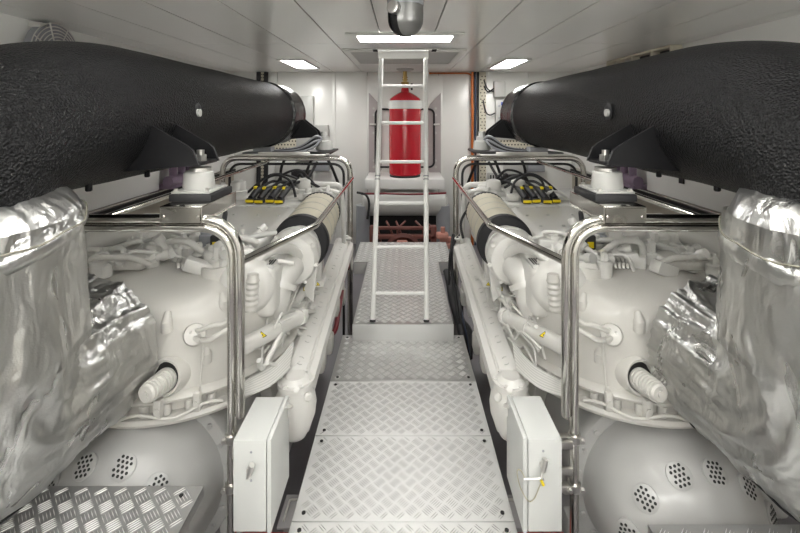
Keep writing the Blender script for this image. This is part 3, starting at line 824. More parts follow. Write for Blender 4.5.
    b.lathe([(.0,-.27),(.085,-.27),(.108,-.262),(.118,-.245),(.120,-.19),(.117,-.175),(.112,-.172),(.112,-.10),(.104,-.075),(.092,-.068),(.092,-.012),(.0,-.012)], A, ax, 48)
    b.build('intake_housing', W, t)
    b = MB(s); b.lathe([(.110,-.150),(.119,-.146),(.119,-.132),(.110,-.128)], A, ax, 48); b.build('clamp_ring', M['light_box'], t)
    for k in range(8):
        a = 2*PI*k/8+.2; b = MB(s); b.hexbolt(A+ax.normalized()*-.245+Vector((math.cos(a)*.117,0,math.sin(a)*.117)),(0,-1,.0),.009,.010); b.build('housing_bolt', W, t)
    b = MB(s); b.tube(catmull([A+Vector((-.02,-.27,-.02)),A+Vector((.0,-.34,-.05)),A+Vector((.02,-.37,-.14)),A+Vector((.03,-.36,-.24))],6),[.06]*7+[.055]*6+[.05]*6,24); b.tube([A+Vector((.0,-.345,-.065)),A+Vector((.006,-.355,-.085))],.067,24); b.build('intake_elbow', W, t)
    b = MB(s); b.prism([(.42,.47),(.40,.66),(.415,.665),(.47,.52)], 'y', 2.06, 2.085, .004); b.build('stiffener', W, t)
    # second rounded body + canister beside the post
    b = MB(s); b.lathe([(0,0),(.07,0),(.10,.02),(.115,.06),(.115,.15),(.10,.19),(.06,.21),(0,.21)], (.60,1.68,.68), (.25,1,-.05), 40); b.build('compressor_cover', W, t)
    b = MB(s); b.box((.505,1.72,.545),(.60,1.96,.755),.035,seg=4); hb = b.build('charge_air_box', W, t)
    b = MB(s); b.box((.512,1.735,.742),(.56,1.83,.757),.004); b.cur = 1
    for k in range(4): b.box((.518+.010*k,1.745,.757),(.523+.010*k,1.82,.7585))
    b.build('name_plate', [M['light_box'], M['dark']], hb)
    b = MB(s); b.tube(catmull([(.58,1.75,.77),(.53,1.8,.80),(.48,1.9,.77),(.46,2.0,.68),(.46,2.05,.60)],6), .022, 14); b.build('vent_pipe', W, t)
    b = MB(s); b.lathe([(0,0),(.020,0),(.024,.01)]+[(.021+.004*(k%2),.02+.010*k) for k in range(11)]+[(.020,.135),(0,.14)], (.555,1.60,.635), (-.06,.05,1), 24); b.build('ribbed_canister', WW, t)
    # fuel / coolant pipes with warning triangles
    p0, p1 = Vector((.575,1.50,.545)), Vector((.445,1.93,.470))
    b = MB(s); d = (p1-p0).normalized(); b.tube([p0,p1],.030,20); b.tube([p0.lerp(p1,.55),p0.lerp(p1,.58)],.034,20); b.tube([p1-d*.03,p1],.035,20); b.tube([p1,p1+d*.012],.024,16)
    mp = b.build('coolant_main', W, t)
    q = p0.lerp(p1,.30); n = Vector((-.62,-.45,.62)); tri_sign(q+n.normalized()*.031, n, (0,0,1), .016, s, mp)
    p2, p3 = Vector((.49,1.98,.50)), Vector((.45,2.22,.54))
    b = MB(s); b.tube([p2,p3],.020,16); b.tube([p3,p3+Vector((-.005,.01,.05))],.022,12); mp2 = b.build('fuel_pipe', W, t)
    tri_sign(p2.lerp(p3,.4)+Vector((-.012,-.010,.016)), (-.5,-.4,.6), (0,0,1), .013, s, mp2)
    b = MB(s); b.box((.415,2.24,.50),(.445,2.27,.66),.006); b.box((.40,2.22,.48),(.47,2.32,.51),.006); st = b.build('sensor_bracket', W, t)
    tri_sign(Vector((.43,2.218,.497)), (-.2,-1,.3), (0,0,1), .012, s, st)
    # wiring and thin lines on the aisle side
    for i in range(34):
        y = rnd.uniform(1.56,2.15); u = .49+.05*rnd.random(); z = rnd.uniform(.37,.56)
        pts = [(u,y,z)]
        for k in range(3):
            pts.append((min(.56,max(.43,pts[-1][0]+rnd.uniform(-.05,.03))), pts[-1][1]+rnd.uniform(.02,.13), max(.33,pts[-1][2]+rnd.uniform(-.07,.07))))
        b = MB(s); b.tube(catmull(pts,6), rnd.choice((.004,.005,.007,.010)), 8); b.build('hose', W, t)
    for i in range(14):
        y = rnd.uniform(1.95,2.3); u = rnd.uniform(.47,.52); z = rnd.uniform(.36,.52)
        b = MB(s)
        if i % 2: b.cyl((u,y,z),(u-.03,y-.02,z+.01),rnd.uniform(.012,.022),12,.003); b.hexbolt((u-.03,y-.02,z+.01),(-1,-.5,.2),.010,.010)
        else: b.box((u-.02,y-.025,z-.02),(u+.02,y+.025,z+.02),.006); b.cyl((u,y,z),(u-.035,y,z+.02),.008,8)
        b.build('fitting', W, t)
    # corrugated bundle going down to the pump
    for k in range(15):
        o_ = .0068*k
        b = MB(s); pts = [(.60-.2*o_,1.50+o_*.3,.385+o_*.25),(.545,1.54+o_*.5,.37+o_*.35),(.485,1.60+o_*.6,.365+o_*.5),(.44,1.70+o_*.7,.37+o_*.7)]
        b.tube(catmull(pts,6),   .0033, 8); b.build('line', W if k % 2 else M['light_box'], t)
    # long aisle-side coolant rail cover
    b = MB(s); secs = []
    for (y, u, z) in ((1.70,.352,.275),(2.4,.36,.33),(3.22,.362,.395)):
        secs.append([(u+.125,y,z+.052),(u+.105,y,z+.058),(u+.040,y,z+.036),(u+.036,y,z+.028),(u+.030,y,z+.028),(u+.026,y,z+.030),(u+.002,y,z+.016),(u,y,z-.030),(u+.010,y,z-.036),(u+.012,y,z-.02),(u+.10,y,z-.07),(u+.125,y,z-.02)])
    vs = [p for q in secs for p in q]; m = len(secs[0]); fs = []
    for i in range(2):
        for k in range(m): fs.append((i*m+k, i*m+(k+1)%m, (i+1)*m+(k+1)%m, (i+1)*m+k))
    fs.append(tuple(range(m))[::-1]); fs.append(tuple(2*m+k for k in range(m)))
    b.add(vs, fs); rc = b.build('rail_cover', W, t, sharp=25)
    b = MB(s)
    for k in range(9):
        f = .08+.10*k; y = 1.70+1.52*f; u = .352+.012*f; z = .275+.12*f
        b.tube([(u+.062,y-.02,z+.0440),(u+.07,y-.026,z+.0470),(u+.08,y-.02,z+.0505)], .0014, 6); b.tube([(u+.062,y+.02,z+.0468),(u+.07,y+.026,z+.0498),(u+.08,y+.02,z+.0535)], .0014, 6)
    each(b, 9, 'cover_clip', M['light_box'], rc)
    b = MB(s); b.lathe([(0,0),(.03,0),(.034,.006),(.034,.02),(0,.02)], (.41,3.19,.445), (-.25,0,1), 20); b.cyl((.41,3.19,.46),(.41,3.19,.475),.016,10); b.build('end_plug', W, rc)
    # pump at the near end of the cover
    b = MB(s)
    b.lathe([(0,.34),(.035,.345),(.055,.33),(.06,.30),(.075,.27),(.080,.24),(.076,.20),(.058,.15),(.04,.115),(.02,.10),(0,.098)], (.415,1.70,0), (0,0,1), 32)
    b.lathe([(0,0),(.016,0),(.016,.012),(.010,.018),(0,.019)], (.362,1.665,.285), (-.5,-.8,.25), 16)
    b.lathe([(0,0),(.012,0),(.012,.02),(0,.024)], (.40,1.65,.32), (-.2,-.8,.5), 8)
    b.lathe([(.05,-.01),(.068,-.01),(.068,.012),(.05,.012)], (.415,1.70,.315), (0,0,1), 24)
    pm = b.build('raw_water_pump', W, t)
    b = MB(s)
    for k in range(6):
        a = 2*PI*k/6; b.hexbolt((.415+.058*math.cos(a),1.70+.058*math.sin(a),.325),(0,0,1),.009,.010)
    each(b, 6, 'pump_bolt', W, pm)
    if s > 0:
        for pts in ([(503,191,3.12),(486,196,3.05),(470,207,3.0),(461,222,3.0),(463,238,3.02)], [(464,231,3.2),(456,240,3.18),(450,256,3.16),(449,285,3.16)]):
            b = MB(s); b.tube(catmull([L(806-a, c, d) for a, c, d in pts],7), .009, 8); b.build('black_harness', M['rubber'], t)
    # ---------------- front bell housing
    cu, cy = .92, 1.915
    def md(a, h):
        k = 1.0
        if .36 < h < .80: k += .016*math.cos(a*6+.5)*min(1, (h-.36)*6)
        return k
    b = MB(s)
    b.lathe([(0,.300),(.40,.300),(.452,.306),(.458,.318),(.452,.330),(.418,.334),(.416,.372),(.448,.376),(.452,.386),(.444,.394),(.424,.400),(.418,.44),(.414,.50),(.408,.57),(.398,.63),(.376,.675),(.33,.708),(.25,.730),(.13,.742),(0,.745)], (cu,cy,0), (0,0,1), 96, mod=md)
    bell = b.build('bell_housing', WW, t)
    for k in range(17):
        a = math.radians(-152+9.3*k)
        b = MB(s); c = (cu+.435*math.cos(a), cy+.435*math.sin(a), .0)
        b.lathe([(0,.334),(.013,.334),(.015,.34),(.015,.372),(0,.374)], c, (0,0,1), 12); b.build('bolt', WW, bell)
    # lugs and pads pressed into the dome
    def surf(u, z):
        prof = ((.40,.424),(.44,.418),(.50,.414),(.57,.408),(.63,.398),(.675,.376),(.708,.33),(.730,.25))
        r = prof[-1][1]
        for (a, b2) in zip(prof, prof[1:]):
            if a[0] <= z <= b2[0]: r = a[1]+(b2[1]-a[1])*(z-a[0])/(b2[0]-a[0])
        if z < prof[0][0]: r = prof[0][1]
        d = u-cu; y = cy-math.sqrt(max(.0004, r*r-d*d)); return Vector((u,y,z))
    for (u, z, h) in ((.665,.66,.055),(.82,.63,.06),(.70,.50,.05),(1.02,.6,.06)):
        p = surf(u, z); n = Vector((p.x-cu,p.y-cy,.12)).normalized()
        b = MB(s); b.tube([p-Vector((0,0,h*.5))+n*.002, p+n*.006, p+Vector((0,0,h*.6))-n*.012],[.020,.019,.010],14); b.build('lug', WW, bell)
    for (px, py, Y, r, h) in ((216,274,1.74,.055,.035),(150,280,1.74,.05,.02)):
        c = L(px, py, Y); b = MB(s); b.lathe([(0,-.06),(r,-.06),(r*1.02,h-.012),(r*.98,h),(r*.75,h+.002),(r*.7,h-.006),(0,h-.006)], c, (0,0,1), 32); b.build('boss', WW, bell)
    # ribbed plug in a dark bore
    p = surf(.805,.455); n = Vector((.10,-1,.22)).normalized()
    b = MB(s); b.lathe([(.047,-.06),(.064,-.06),(.060,.022),(.056,.028),(.049,.026),(.047,.0),(.047,-.03),(0,-.03)], p, n, 36)
    b2 = b.build('bore_ring', WW, bell)
    b = MB(s); b.lathe([(0,-.02),(.0465,-.02),(.0465,.012),(0,.012)], p, n, 28); b.build('bore', M['dark'], b2)
    q = p+Vector((.0,0,-.008)); n2 = Vector((.16,-1,.10)).normalized()
    b = MB(s); prof = [(0,0),(.036,0)]
    for k in range(7): prof += [(.038-.0008*k,.012+.0125*k),(.038-.0008*k,.019+.0125*k),(.0345-.0008*k,.021+.0125*k),(.0345-.0008*k,.0235+.0125*k)]
    prof += [(.030,.106),(.024,.112),(.0,.112)]
    b.lathe(prof, q, n2, 32); b.lathe([(.006,.112),(.011,.112),(.011,.117),(.006,.117)], q, n2, 16); b.build('ribbed_plug', WW, bell)
    # round sensor with plug and cables
    p = surf(.735,.575); n = Vector((p.x-cu,p.y-cy,.2)).normalized()
    b = MB(s); b.lathe([(0,-.03),(.036,-.03),(.038,.012),(.034,.022),(.02,.025),(0,.025)], p, n, 28)
    for k in range(4):
        a = k*PI/2+.4; b.ball(p+n*.024+Vector((math.cos(a)*.017,0,math.sin(a)*.017)), .007, 10)
    b.cyl(p+n*.02+Vector((.004,0,-.01)), p+n*.04+Vector((-.02,0,-.025)), .010, 12)
    b.build('sensor', WW, bell)
    b = MB(s); b.tube(catmull([p+n*.035+Vector((-.01,0,.01)),p+n*.06+Vector((-.06,.0,.03)),Vector((.62,1.52,.63)),Vector((.58,1.57,.66))],6), .0075, 10)
    b.tube(catmull([p+n*.03+Vector((-.02,0,-.02)),p+n*.05+Vector((-.05,0,-.02)),Vector((.63,1.50,.60)),Vector((.57,1.55,.62))],6), .009, 10); b.build('sensor_cable', WW, bell)
    b = MB(s); r0 = surf(.655,.49)-Vector((0,.02,0)); b.tube([p+n*.03+Vector((-.03,0,-.03)), surf(.70,.40)+Vector((0,-.035,0))], .0035, 8); b.build('sensor_wire', WW, bell)
    # thin pipe and clips along the rim
    b = MB(s); pts = []
    for k in range(16):
        a = math.radians(-128+4.6*k); pts.append((cu+.463*math.cos(a), cy+.463*math.sin(a), .345+.012*math.sin(k*1.1)))
    b.tube(catmull(pts,4), .0055, 8); b.build('rim_pipe', WW, bell)
    for a_ in (-118,-103,-84):
        a = math.radians(a_); c = (cu+.455*math.cos(a), cy+.455*math.sin(a), .36)
        b = MB(s); b.box((c[0]-.012,c[1]-.012,.335),(c[0]+.012,c[1]+.012,.40),.004); b.tube([(c[0],c[1]-.016,.365),(c[0],c[1]+.01,.365)],.010,10); b.build('pipe_clip', WW, bell)
    # ---------------- top front clutter seen under the rail
    b = MB(s); b.lathe([(0,0),(.08,0),(.105,.02),(.11,.06),(.11,.14),(.10,.18),(.06,.20),(0,.20)], (1.10,2.02,.77), (1,0,.08), 36); b.lathe([(.10,.075),(.12,.08),(.12,.1),(.10,.105)], (1.10,2.02,.77), (1,0,.08), 36); b.build('turbocharger', W, t)
    b = MB(s); b.tube(catmull([(1.45,1.85,.60),(1.36,1.85,.76),(1.22,1.95,.84),(1.06,2.1,.82)],6), .06, 20); b.build('charge_air_pipe', W, t)
    b = MB(s); b.box((1.02,1.72,.735),(1.22,1.86,.785),.024,seg=3); tb = b.build('thermostat_box', WW, t)
    b = MB(s); b.tube(fillet([(1.22,1.70,.77),(1.20,1.70,.80),(1.05,1.70,.80),(1.0,1.74,.76)],.03,5), .011, 10); b.build('bail', WW, tb)
    b = MB(s); b.tube(catmull([(.98,1.80,.76),(.96,1.78,.83),(.88,1.78,.84),(.82,1.80,.79),(.80,1.84,.75)],6), .013, 12); b.build('hose', W, t)
    b = MB(s)
    prof = [(0,0)]
    for k in range(12): prof += [(.024 if k % 2 else .019, .008*k)]
    prof += [(0,.096)]
    b.lathe(prof, (.90,1.76,.755), (-1,0,.05), 14, mod=lambda a, h: 1+.12*math.cos(a*7)); b.build('braided_coupling', M['steel_dull'], t)
    b = MB(s); b.cyl((.86,1.92,.76),(.86,1.92,.83),.028,16,.004); b.cyl((.86,1.92,.83),(.86,1.92,.842),.022,16); b.build('breather_cap', M['grey_box'], t)
    b = MB(s); b.box((.755,1.82,.76),(.80,1.88,.85),.006); bc = b.build('connector_block', M['rubber'], t)
    b = MB(s); b.box((.763,1.817,.80),(.788,1.8195,.825)); tag(b.build('sticker', M['yellow'], bc), 'yellow square sticker')
    b = MB(s); b.tube(catmull([(.78,1.9,.84),(.80,1.98,.9),(.85,2.1,.88),(.9,2.2,.8)],6), .010, 8); b.build('loom', M['rubber'], t)
    for i in range(52):
        u = rnd.uniform(.62,1.30); y = rnd.uniform(1.70,1.98); z = .755+.10*(y-1.70)
        W = M['light_box'] if i % 9 == 4 else M['paint']
        b = MB(s); r = i % 4
        if r == 0:
            b.tube(catmull([(u,y,z-.02),(u+rnd.uniform(-.05,.05),y,z+rnd.uniform(.02,.06)),(u+rnd.uniform(-.14,.14),y+.04,z+rnd.uniform(.0,.05)),(u+rnd.uniform(-.2,.2),y+.06,z-.02)],6), rnd.uniform(.007,.014), 10); b.build('hose', W, t)
        elif r == 1:
            R = rnd.uniform(.018,.036); b.cyl((u,y,z-.04),(u,y,z+rnd.uniform(.01,.045)),R,16,.005); b.hexbolt((u,y,z+.01),(0,0,1),R*.5,.05); b.build('fitting', W, t)
        elif r == 2:
            R3 = Matrix.Rotation(rnd.uniform(-.6,.6),3,'Z') @ Matrix.Rotation(rnd.uniform(-.4,.4),3,'Y')
            b.box((u-rnd.uniform(.03,.07),y-.025,z-.03),(u+.05,y+.025,z+.022),.008,M4=R3); b.build('bracket', W, t)
        else:
            d = Vector((rnd.uniform(-1,1),rnd.uniform(-.5,.5),rnd.uniform(0,.3))).normalized(); c = Vector((u,y,z+.01))
            b.tube([c,c+d*.10],.013,12); b.tube([c+d*.03,c+d*.05],.019,6); b.tube([c+d*.08,c+d*.11],.020,12); b.build('union', W, t)
    W = M['paint']
    # lower aisle side: white brackets and dark fittings in the gap
    for (y, z) in ((1.95,.05),(2.3,.10),(2.55,.06),(2.80,.16),(3.1,.1)):
        b = MB(s); b.box((.405,y-.05,z-.08),(.58,y+.05,z+.02),.015); b.cyl((.44,y,z+.02),(.44,y,z+.07),.03,14,.005); b.build('engine_foot', WW, t)
    for i in range(8):
        y = 2.2+.14*i; b = MB(s); b.ball((.45+.03*(i%2),y,.18+.06*(i%3)),.032,12); b.build('drain_knob', M['rubber'] if i % 3 == 0 else WW, t)
    
    return t

for s in (-1, 1):
    build_exhaust(s); build_foil(s); build_rail(s); build_mount(s); build_cabinet(s); build_gearbox(s); build_footplate(s); build_engine(s)

# ================================================================== back-wall equipment, cables
def bx(name, m, c, d, label, cat, group=None, bev=.006, org=None):
    b = MB(); b.box((c[0]-d[0]/2, c[1]-d[1]/2, c[2]-d[2]/2), (c[0]+d[0]/2, c[1]+d[1]/2, c[2]+d[2]/2), bev)
    return tag(b.build(name, m), label, cat, group)
def wx(px, py, Y=YB): return X(px, py, Y)
def wbox(name, m, px0, py0, px1, py1, dep, label, cat, group=None, Y=YB):
    a = X(px0, py1, Y-dep); c = X(px1, py0, Y-dep)
    b = MB(); b.box((a[0], Y-dep, a[2]), (c[0], Y-.002, c[2]), .008)
    return tag(b.build(name, m), label, cat, group)

# right-hand cable riser
def riser(name, m, px, r, label, y0=72, y1=215, Y=YB-.05, wob=.004):
    a = X(px, y0, Y); b_ = X(px, y1, Y); b = MB(); n = 14
    b.tube([(a[0]+wob*math.sin(i*1.7+px), Y, ZC-.005+(ZF+.005-ZC)*i/n) for i in range(n+1)], r, 10)
    return tag(b.build(name, m), label, 'cable')
riser('conduit', M['orange'], 472.3, .019, 'orange conduit running down the back wall right of the ladder', wob=.002)
riser('cable', M['blue_cable'], 475.3, .013, 'dark blue cable beside the orange conduit on the back wall')
riser('cable', M['rubber'], 478.0, .012, 'black cable between the orange conduit and the perforated tray')
def perforated(px, wpx, y1, label, s):
    a = X(px, 72, YB-.04); b_ = X(px, y1, YB-.04); w = wpx/F*6.1/2
    b = MB(); b.box((a[0]-w, YB-.045, b_[2]), (a[0]+w, YB-.035, ZC-.004), .003); b.cur = 1
    z = b_[2]+.03; i = 0
    while z < ZC-.03:
        for x in ((-.5, .5) if i % 2 else (-.15, .75)): b.lathe([(0,0),(.009,0),(.009,.001),(0,.001)], (a[0]+x*w, YB-.0455, z), (0,-1,0), 8)
        z += .045; i += 1
    return tag(b.build('cable_tray', [M['pleat'], M['dark']]), label, 'cable tray')
perforated(482.5, 7, 215, 'cream perforated cable tray on the back wall beside orange conduit', 1)
b = MB(); pts = [X(429,72.6,YB-.03), X(445,72.4,YB-.03), X(458,72.8,YB-.03), X(468,73.5,YB-.03), X(472,76,YB-.04)]
b.tube(catmull([(p[0],p[1],min(p[2],ZC-.02)) for p in pts],5), .012, 8)
tag(b.build('conduit', M['orange']), 'orange conduit run along the top of the back wall', 'cable')
# left riser
riser('cable', M['rubber'], 258.5, .03, 'thick black cable rising up the back wall at left', y1=200)
riser('cable', M['rubber'], 266.0, .03, 'black cable on the back wall, inner of the two at left', y1=205)
perforated(262.3, 4, 200, 'narrow perforated tray between the two black cables at left', -1)

# boxes on the back wall
wbox('mounted_junction_box', M['light_box'], 296, 96, 313, 160, .10, 'tall pale electrical panel on back wall behind the left pipe end', 'electrical box')
t = wbox('mounted_junction_box', M['light_box'], 315, 125, 328, 137, .08, 'small pale electrical box right of the left pipe end', 'electrical box')
wbox('mounted_junction_box', M['grey_box'], 314, 162, 329, 171, .10, 'small grey device box under the left far hoop', 'electrical box')
wbox('mounted_junction_box', M['light_box'], 275, 163, 312, 180, .10, 'wide pale electrical box beneath the left far hoop', 'electrical box')
wbox('mounted_junction_box', M['rubber'], 291, 170, 311, 177, .16, 'black plug strip in front of wide pale box, left', 'electrical box')
t = wbox('mounted_junction_box', M['light_box'], 494.5, 81, 505.5, 97, .10, 'upper grey electrical box right of the perforated tray', 'electrical box')
pn = wbox('switchboard', M['light_box'], 496, 100, 520, 140, .09, 'pale control panel with red and blue mark behind the right pipe end', 'electrical panel')
a = X(501, 103.5, YB-.092); b = MB(); b.box((a[0],YB-.094,a[2]-.025),(a[0]+.05,YB-.09,a[2]+.02)); b.build('blue_mark', M['tape'], pn)
a = X(504.2, 103.5, YB-.092); b = MB(); b.box((a[0]+.008,YB-.094,a[2]-.025),(a[0]+.05,YB-.09,a[2]+.02)); b.build('red_mark', M['tape_red'], pn)
b = MB()
for i, (px, py) in enumerate(((499,106),(501,112),(499,118),(503,116),(502,122))):
    a = X(px, py, YB-.09); b.cyl((a[0],YB-.09,a[2]),(a[0],YB-.105,a[2]),.014,10)
each(b, 5, 'knob', M['grey_box'], pn)
wbox('mounted_junction_box', M['light_box'], 505, 163, 526, 176, .12, 'pale box under the right far hoop, largest there', 'electrical box')
wbox('mounted_junction_box', M['rubber'], 506, 175, 524, 184, .20, 'black plug strip below the pale box at right', 'electrical box')
wbox('mounted_junction_box', M['grey_box'], 528, 164, 545, 172, .10, 'small dark grey box under the right far hoop', 'electrical box')
v = wbox('wall_louvre', M['light_box'], 488, 173, 503, 184, .06, 'small pale louvred cover low on the back wall, right', 'vent')
b = MB()
for i in range(5):
    a = X(490.2+2.6*i, 175, YB-.062); c = X(491.4+2.6*i, 183, YB-.062); b.box((a[0],YB-.064,c[2]),(c[0],YB-.0605,a[2]))
each(b, 5, 'slot', M['dark'], v)
for i, pts in enumerate(([(484,80),(487,88),(491,91),(496,91)], [(483,100),(486,112),(490,115),(495,113)], [(484,86),(488,92),(493,89),(496,87)])):
    b = MB(); b.tube(catmull([X(p[0],p[1],YB-.06) for p in pts],6), .009, 8)
    tag(b.build('hanging_cable', M['rubber']), ('upper','lower','thin middle')[i]+' black cable looping from perforated tray to boxes at right', 'cable')
# looms hanging under the far hoops
for s in (-1, 1):
    sd = side(s)
    for i, pts in enumerate(([(.62,5.9,.62),(.7,5.5,.98),(.85,5.4,1.0),(.98,5.6,.8)], [(1.0,5.8,.95),(1.15,5.5,1.04),(1.3,5.6,.85),(1.35,5.8,.5)], [(.9,5.9,.9),(1.0,5.7,.7),(1.1,5.7,.75),(1.2,5.8,.4)])):
        b = MB(s); b.tube(catmull([(p[0]+.25,p[1],p[2]-.18) for p in pts],8), .018, 10)
        tag(b.build('hanging_loom', M['rubber']), 'black cable loom drooping below the %s far hoop' % sd, 'cable', '%s drooping looms' % sd)
    # cable tray with cables lying on the far hoop
    t = thing('hoop_tray', (.9, 3.46, 1.034), 'flat steel tray with cables lying across the %s far hoop' % sd, 'cable tray', s=s)
    b = MB(s); b.box((.60,3.40,1.034),(1.28,3.43,1.046),.002); b.box((.60,3.43,1.034),(.575,3.44,1.05)); b.box((.62,3.40,1.034),(1.28,3.52,1.038)); b.box((.72,3.398,1.046),(1.12,3.41,1.064),.002); b.build('tray', M['zinc'], t)
    for k in range(5):
        b = MB(s); b.tube(catmull([(1.25,3.43+.016*k,1.05),(1.0,3.44+.016*k,1.052+.004*k),(.82,3.45+.016*k,1.058+.01*k),(.70,3.47+.016*k,1.10+.02*k),(.66,3.50+.02*k,1.15)],6), .009, 8); b.build('cable', M['rubber'] if k % 2 else M['grey_box'], t)
    b = MB(s); b.box((1.02,3.40,1.064) if s < 0 else (.98,3.40,1.064),(1.16,3.5,1.10) if s < 0 else (1.12,3.5,1.10),.004); b.build('splice_box', M['grey_box'], t)
    # perforated backing plate under the pipe end
    b = MB(s); b.box((1.28,YB-.07,.86),(1.80,YB-.055,1.12),.003); b.cur = 1
    for i in range(11):
        for j in range(5): b.lathe([(0,0),(.011,0),(.011,.001),(0,.001)], (1.31+.043*i+.02*(j%2),YB-.0705,.89+.05*j),(0,-1,0),8)
    tag(b.build('mounted_perforated_plate', [M['pleat'], M['dark']]), 'cream perforated plate on back wall under the %s pipe end' % sd, 'plate')
    # purple valve set on the side wall
    t = thing('valve_manifold', (2.2, 4.5, .6), 'small purple valve manifold on the %s wall behind the exhaust mount' % sd, 'valve', s=s)
    b = MB(s)
    for k in range(4):
        y = 4.25+.16*k; b.cyl((2.22,y,.66),(2.22,y,1.20),.035,14); b.ball((2.22,y,.92),.065,14); b.cyl((2.22,y,.92),(2.08,y,.92),.02,10); b.lathe([(.05,0),(.065,0),(.065,.015),(.05,.015)],(2.08,y,.92),(-1,0,0),20)
    b.cyl((2.22,4.15,.72),(2.22,4.85,.72),.05,14); b.cyl((2.22,4.15,1.12),(2.22,4.85,1.12),.05,14); b.box((2.2,4.2,.64),(2.355,4.8,.68),.005)
    b.build('pipework', M['purple'], t)
    # wall panel / locker low on the side wall
    t = thing('wall_locker', (2.3, 3.5, .62), 'long pale locker box along the %s wall under the exhaust pipe' % sd, 'locker', s=s)
    b = MB(s); b.box((2.24,2.4,.66),(2.357,4.05,1.02),.01); b.build('body', M['wall'], t)
    b = MB(s); b.box((2.230,3.50,.80),(2.2395,3.56,.90)) if s > 0 else b.box((2.236,2.42,.99),(2.2395,4.03,.993)); b.build('slot', M['dark'], t)

# wall fan at left, vent box at right
t = thing('wall_fan', (-WU+.05, 2.87, 1.76), 'round wire-guarded fan high on the left wall above the black pipe', 'fan')
b = MB()
for k in range(8):
    R = .20-.022*k; b.tube([(-WU+.10+.004*k, 2.87+R*math.cos(a), 1.745+R*math.sin(a)) for a in [2*PI*i/48 for i in range(48)]], .0035, 6, close=True)
for k in range(4):
    a = k*PI/4+.3; b.tube([(-WU+.105, 2.87+.2*math.cos(a), 1.745+.2*math.sin(a)),(-WU+.105, 2.87-.2*math.cos(a), 1.745-.2*math.sin(a))], .004, 6)
b.build('guard', M['zinc'], t)
b = MB(); b.lathe([(.19,0),(.20,0),(.20,.05),(.19,.05)], (-WU+.05,2.87,1.745), (1,0,0), 40); b.box((-WU+.001,2.7,1.72),(-WU+.05,3.04,1.77)); b.build('housing', M['grey_box'], t)
b = MB(); b.lathe([(0,0),(.05,0),(.05,.05),(0,.055)], (-WU+.045,2.87,1.745), (1,0,0), 24)
for k in range(4):
    a = k*PI/2; R3 = Matrix.Rotation(a,3,'X') @ Matrix.Rotation(.5,3,'Z')
    b.box((-WU+.066,2.815,1.805),(-WU+.072,2.925,1.9)) if k == 0 else b.add([R3 @ Vector(p)+Vector((-WU+.07,2.87,1.745)) for p in ((0,-.04,.04),(0,.04,.04),(0,.06,.17),(0,-.06,.17),(.004,-.04,.04),(.004,.04,.04),(.004,.06,.17),(.004,-.06,.17))], [(0,1,2,3),(4,7,6,5),(0,4,5,1),(1,5,6,2),(2,6,7,3),(3,7,4,0)])
b.build('blades', M['grey_panel'], t)
b = MB(); b.box((-WU+.02,2.74,1.90),(-WU+.10,2.80,1.93),.005); b.build('bracket', M['zinc'], t)
t = thing('vent_box', (WU-.1, 4.3, 1.62), 'cream wall vent box with open compartments high on the right wall', 'vent')
b = MB(); y0, y1 = 3.72, 4.88
b.box((WU-.10,y0,1.60),(WU-.002,y1,1.62)); b.box((WU-.10,y0,1.925),(WU-.002,y1,1.945))
for y in (y0,4.02,4.36,4.66,y1): b.box((WU-.10,y-.012,1.62),(WU-.002,y+.012,1.925),.003)
b.build('frame', M['pleat'], t)
b = MB(); b.box((WU-.02,y0,1.62),(WU-.004,4.36,1.925)); b.build('back', M['dark'], t)
b = MB(); b.box((WU-.02,4.372,1.62),(WU-.004,y1,1.925)); b.lathe([(.0,0),(.12,0),(.12,.03),(0,.03)],(WU-.03,4.5,1.74),(-1,0,0),28); b.build('damper', M['light_box'], t)

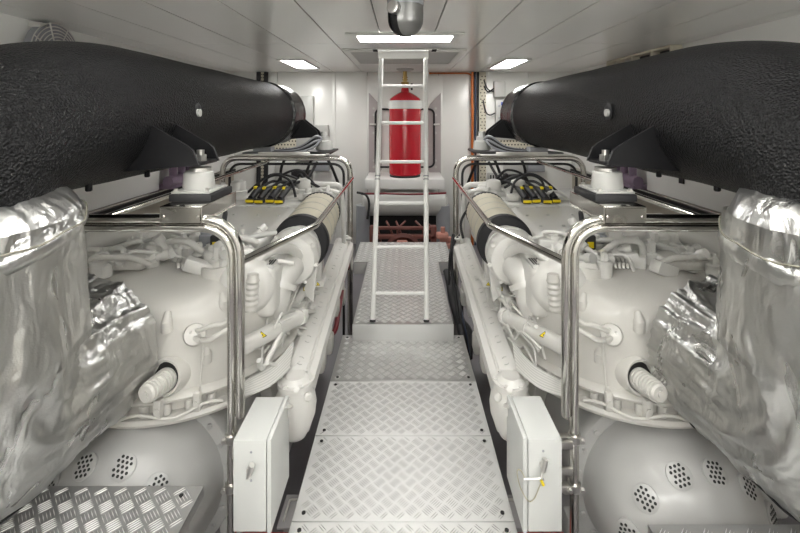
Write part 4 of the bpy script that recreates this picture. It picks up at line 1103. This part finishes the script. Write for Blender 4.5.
# ------------------------------------------------------------------ hoses and fittings in the gaps beside the landing
b = MB(-1); b.tube(catmull([L(345,262,3.6),L(342,290,3.1),L(338,315,2.8),L(335,330,2.68),L(328,336,2.66),L(322,328,2.72)],8), .015, 12)
tag(b.build('hose', M['red_hose']), 'dark red hose in the gap left of the raised step', 'hose')
b = MB(); b.tube(catmull([(.36,3.66,.05),(.37,3.5,.0),(.37,3.3,-.05),(.39,2.9,-.10),(.40,2.75,-.28)],8), .026, 12)
tag(b.build('cable', M['rubber']), 'thick black cable bundle in the gap right of the raised step', 'cable')
b = MB(); b.tube(catmull([(.372,3.24,.47),(.355,3.2,.40),(.35,3.15,.25),(.37,3.05,.05),(.38,2.95,-.1)],8), .012, 10)
tag(b.build('cable', M['rubber']), 'black cable bending over the far end of the right engine cover', 'cable')
for i in range(4):
    b = MB(); b.tube(catmull([(.40+.01*i,3.6,.05-.03*i),(.42,3.3,-.02-.04*i),(.40+.02*i,3.0,-.12),(.43,2.8,-.2)],6), .012, 8)
    tag(b.build('cable', M['blue_cable'] if i == 1 else M['rubber']), 'thin cable of the dark tangle right of the raised step', 'cable', 'dark tangle of cables right of the step')
for s in (-1, 1):
    sd = side(s)
    # floor latch and red strip beside the walkway
    t = thing('floor_latch', (.44, 1.62, ZF+.2), 'small grey latch plate low in the gap at the %s edge of the walkway' % sd, 'latch', s=s)
    MB(s).box((.385,1.60,-.16),(.46,1.74,-.15),.003).build('plate', M['bilge_steel'], t)
    b = MB(s); b.tube(fillet([(.40,1.62,-.145),(.40,1.71,-.145),(.44,1.71,-.145),(.44,1.62,-.145)],.01,4), .004, 8); b.build('loop', M['zinc'], t)
    MB(s).box((.40,1.62,ZF),(.44,1.72,-.16)).build('post', M['bilge_steel'], t)
    b = MB(s); b.box((.366,1.50,-.13),(.56,1.53,-.10),.003); b.cur = 1; b.box((.50,1.5,ZF),(.53,1.53,-.131))
    tag(b.build('red_bracket', [M['red_strip'], M['bilge_steel']]), 'red painted bracket strip in the gap beside the %s walkway edge' % sd, 'bracket')
    t = thing('floor_bracket', (.40, 1.40, ZF), 'grey cast bracket under the %s white control box' % sd, 'bracket', s=s)
    b = MB(s); b.prism([(1.2,ZF),(1.5,ZF),(1.5,-.12),(1.46,-.10),(1.36,-.2),(1.2,-.24)], 'x', .375, .45, .01); b.build('casting', M['bilge_steel'], t)
    b = MB(s); b.lathe([(0,0),(.06,0),(.07,.02),(.06,.04),(0,.04)], (.41,1.36,-.13), (-.3,-1,.3), 24); b.build('wheel', M['rubber'], t)

# ------------------------------------------------------------------ world: dim ambient only
w = bpy.data.worlds.new('world'); scene.world = w; w.use_nodes = True
w.node_tree.nodes['Background'].inputs['Color'].default_value = (.8,.85,.9,1)
w.node_tree.nodes['Background'].inputs['Strength'].default_value = .05
scene.cycles.max_bounces = 10; scene.cycles.diffuse_bounces = 6; scene.cycles.glossy_bounces = 5
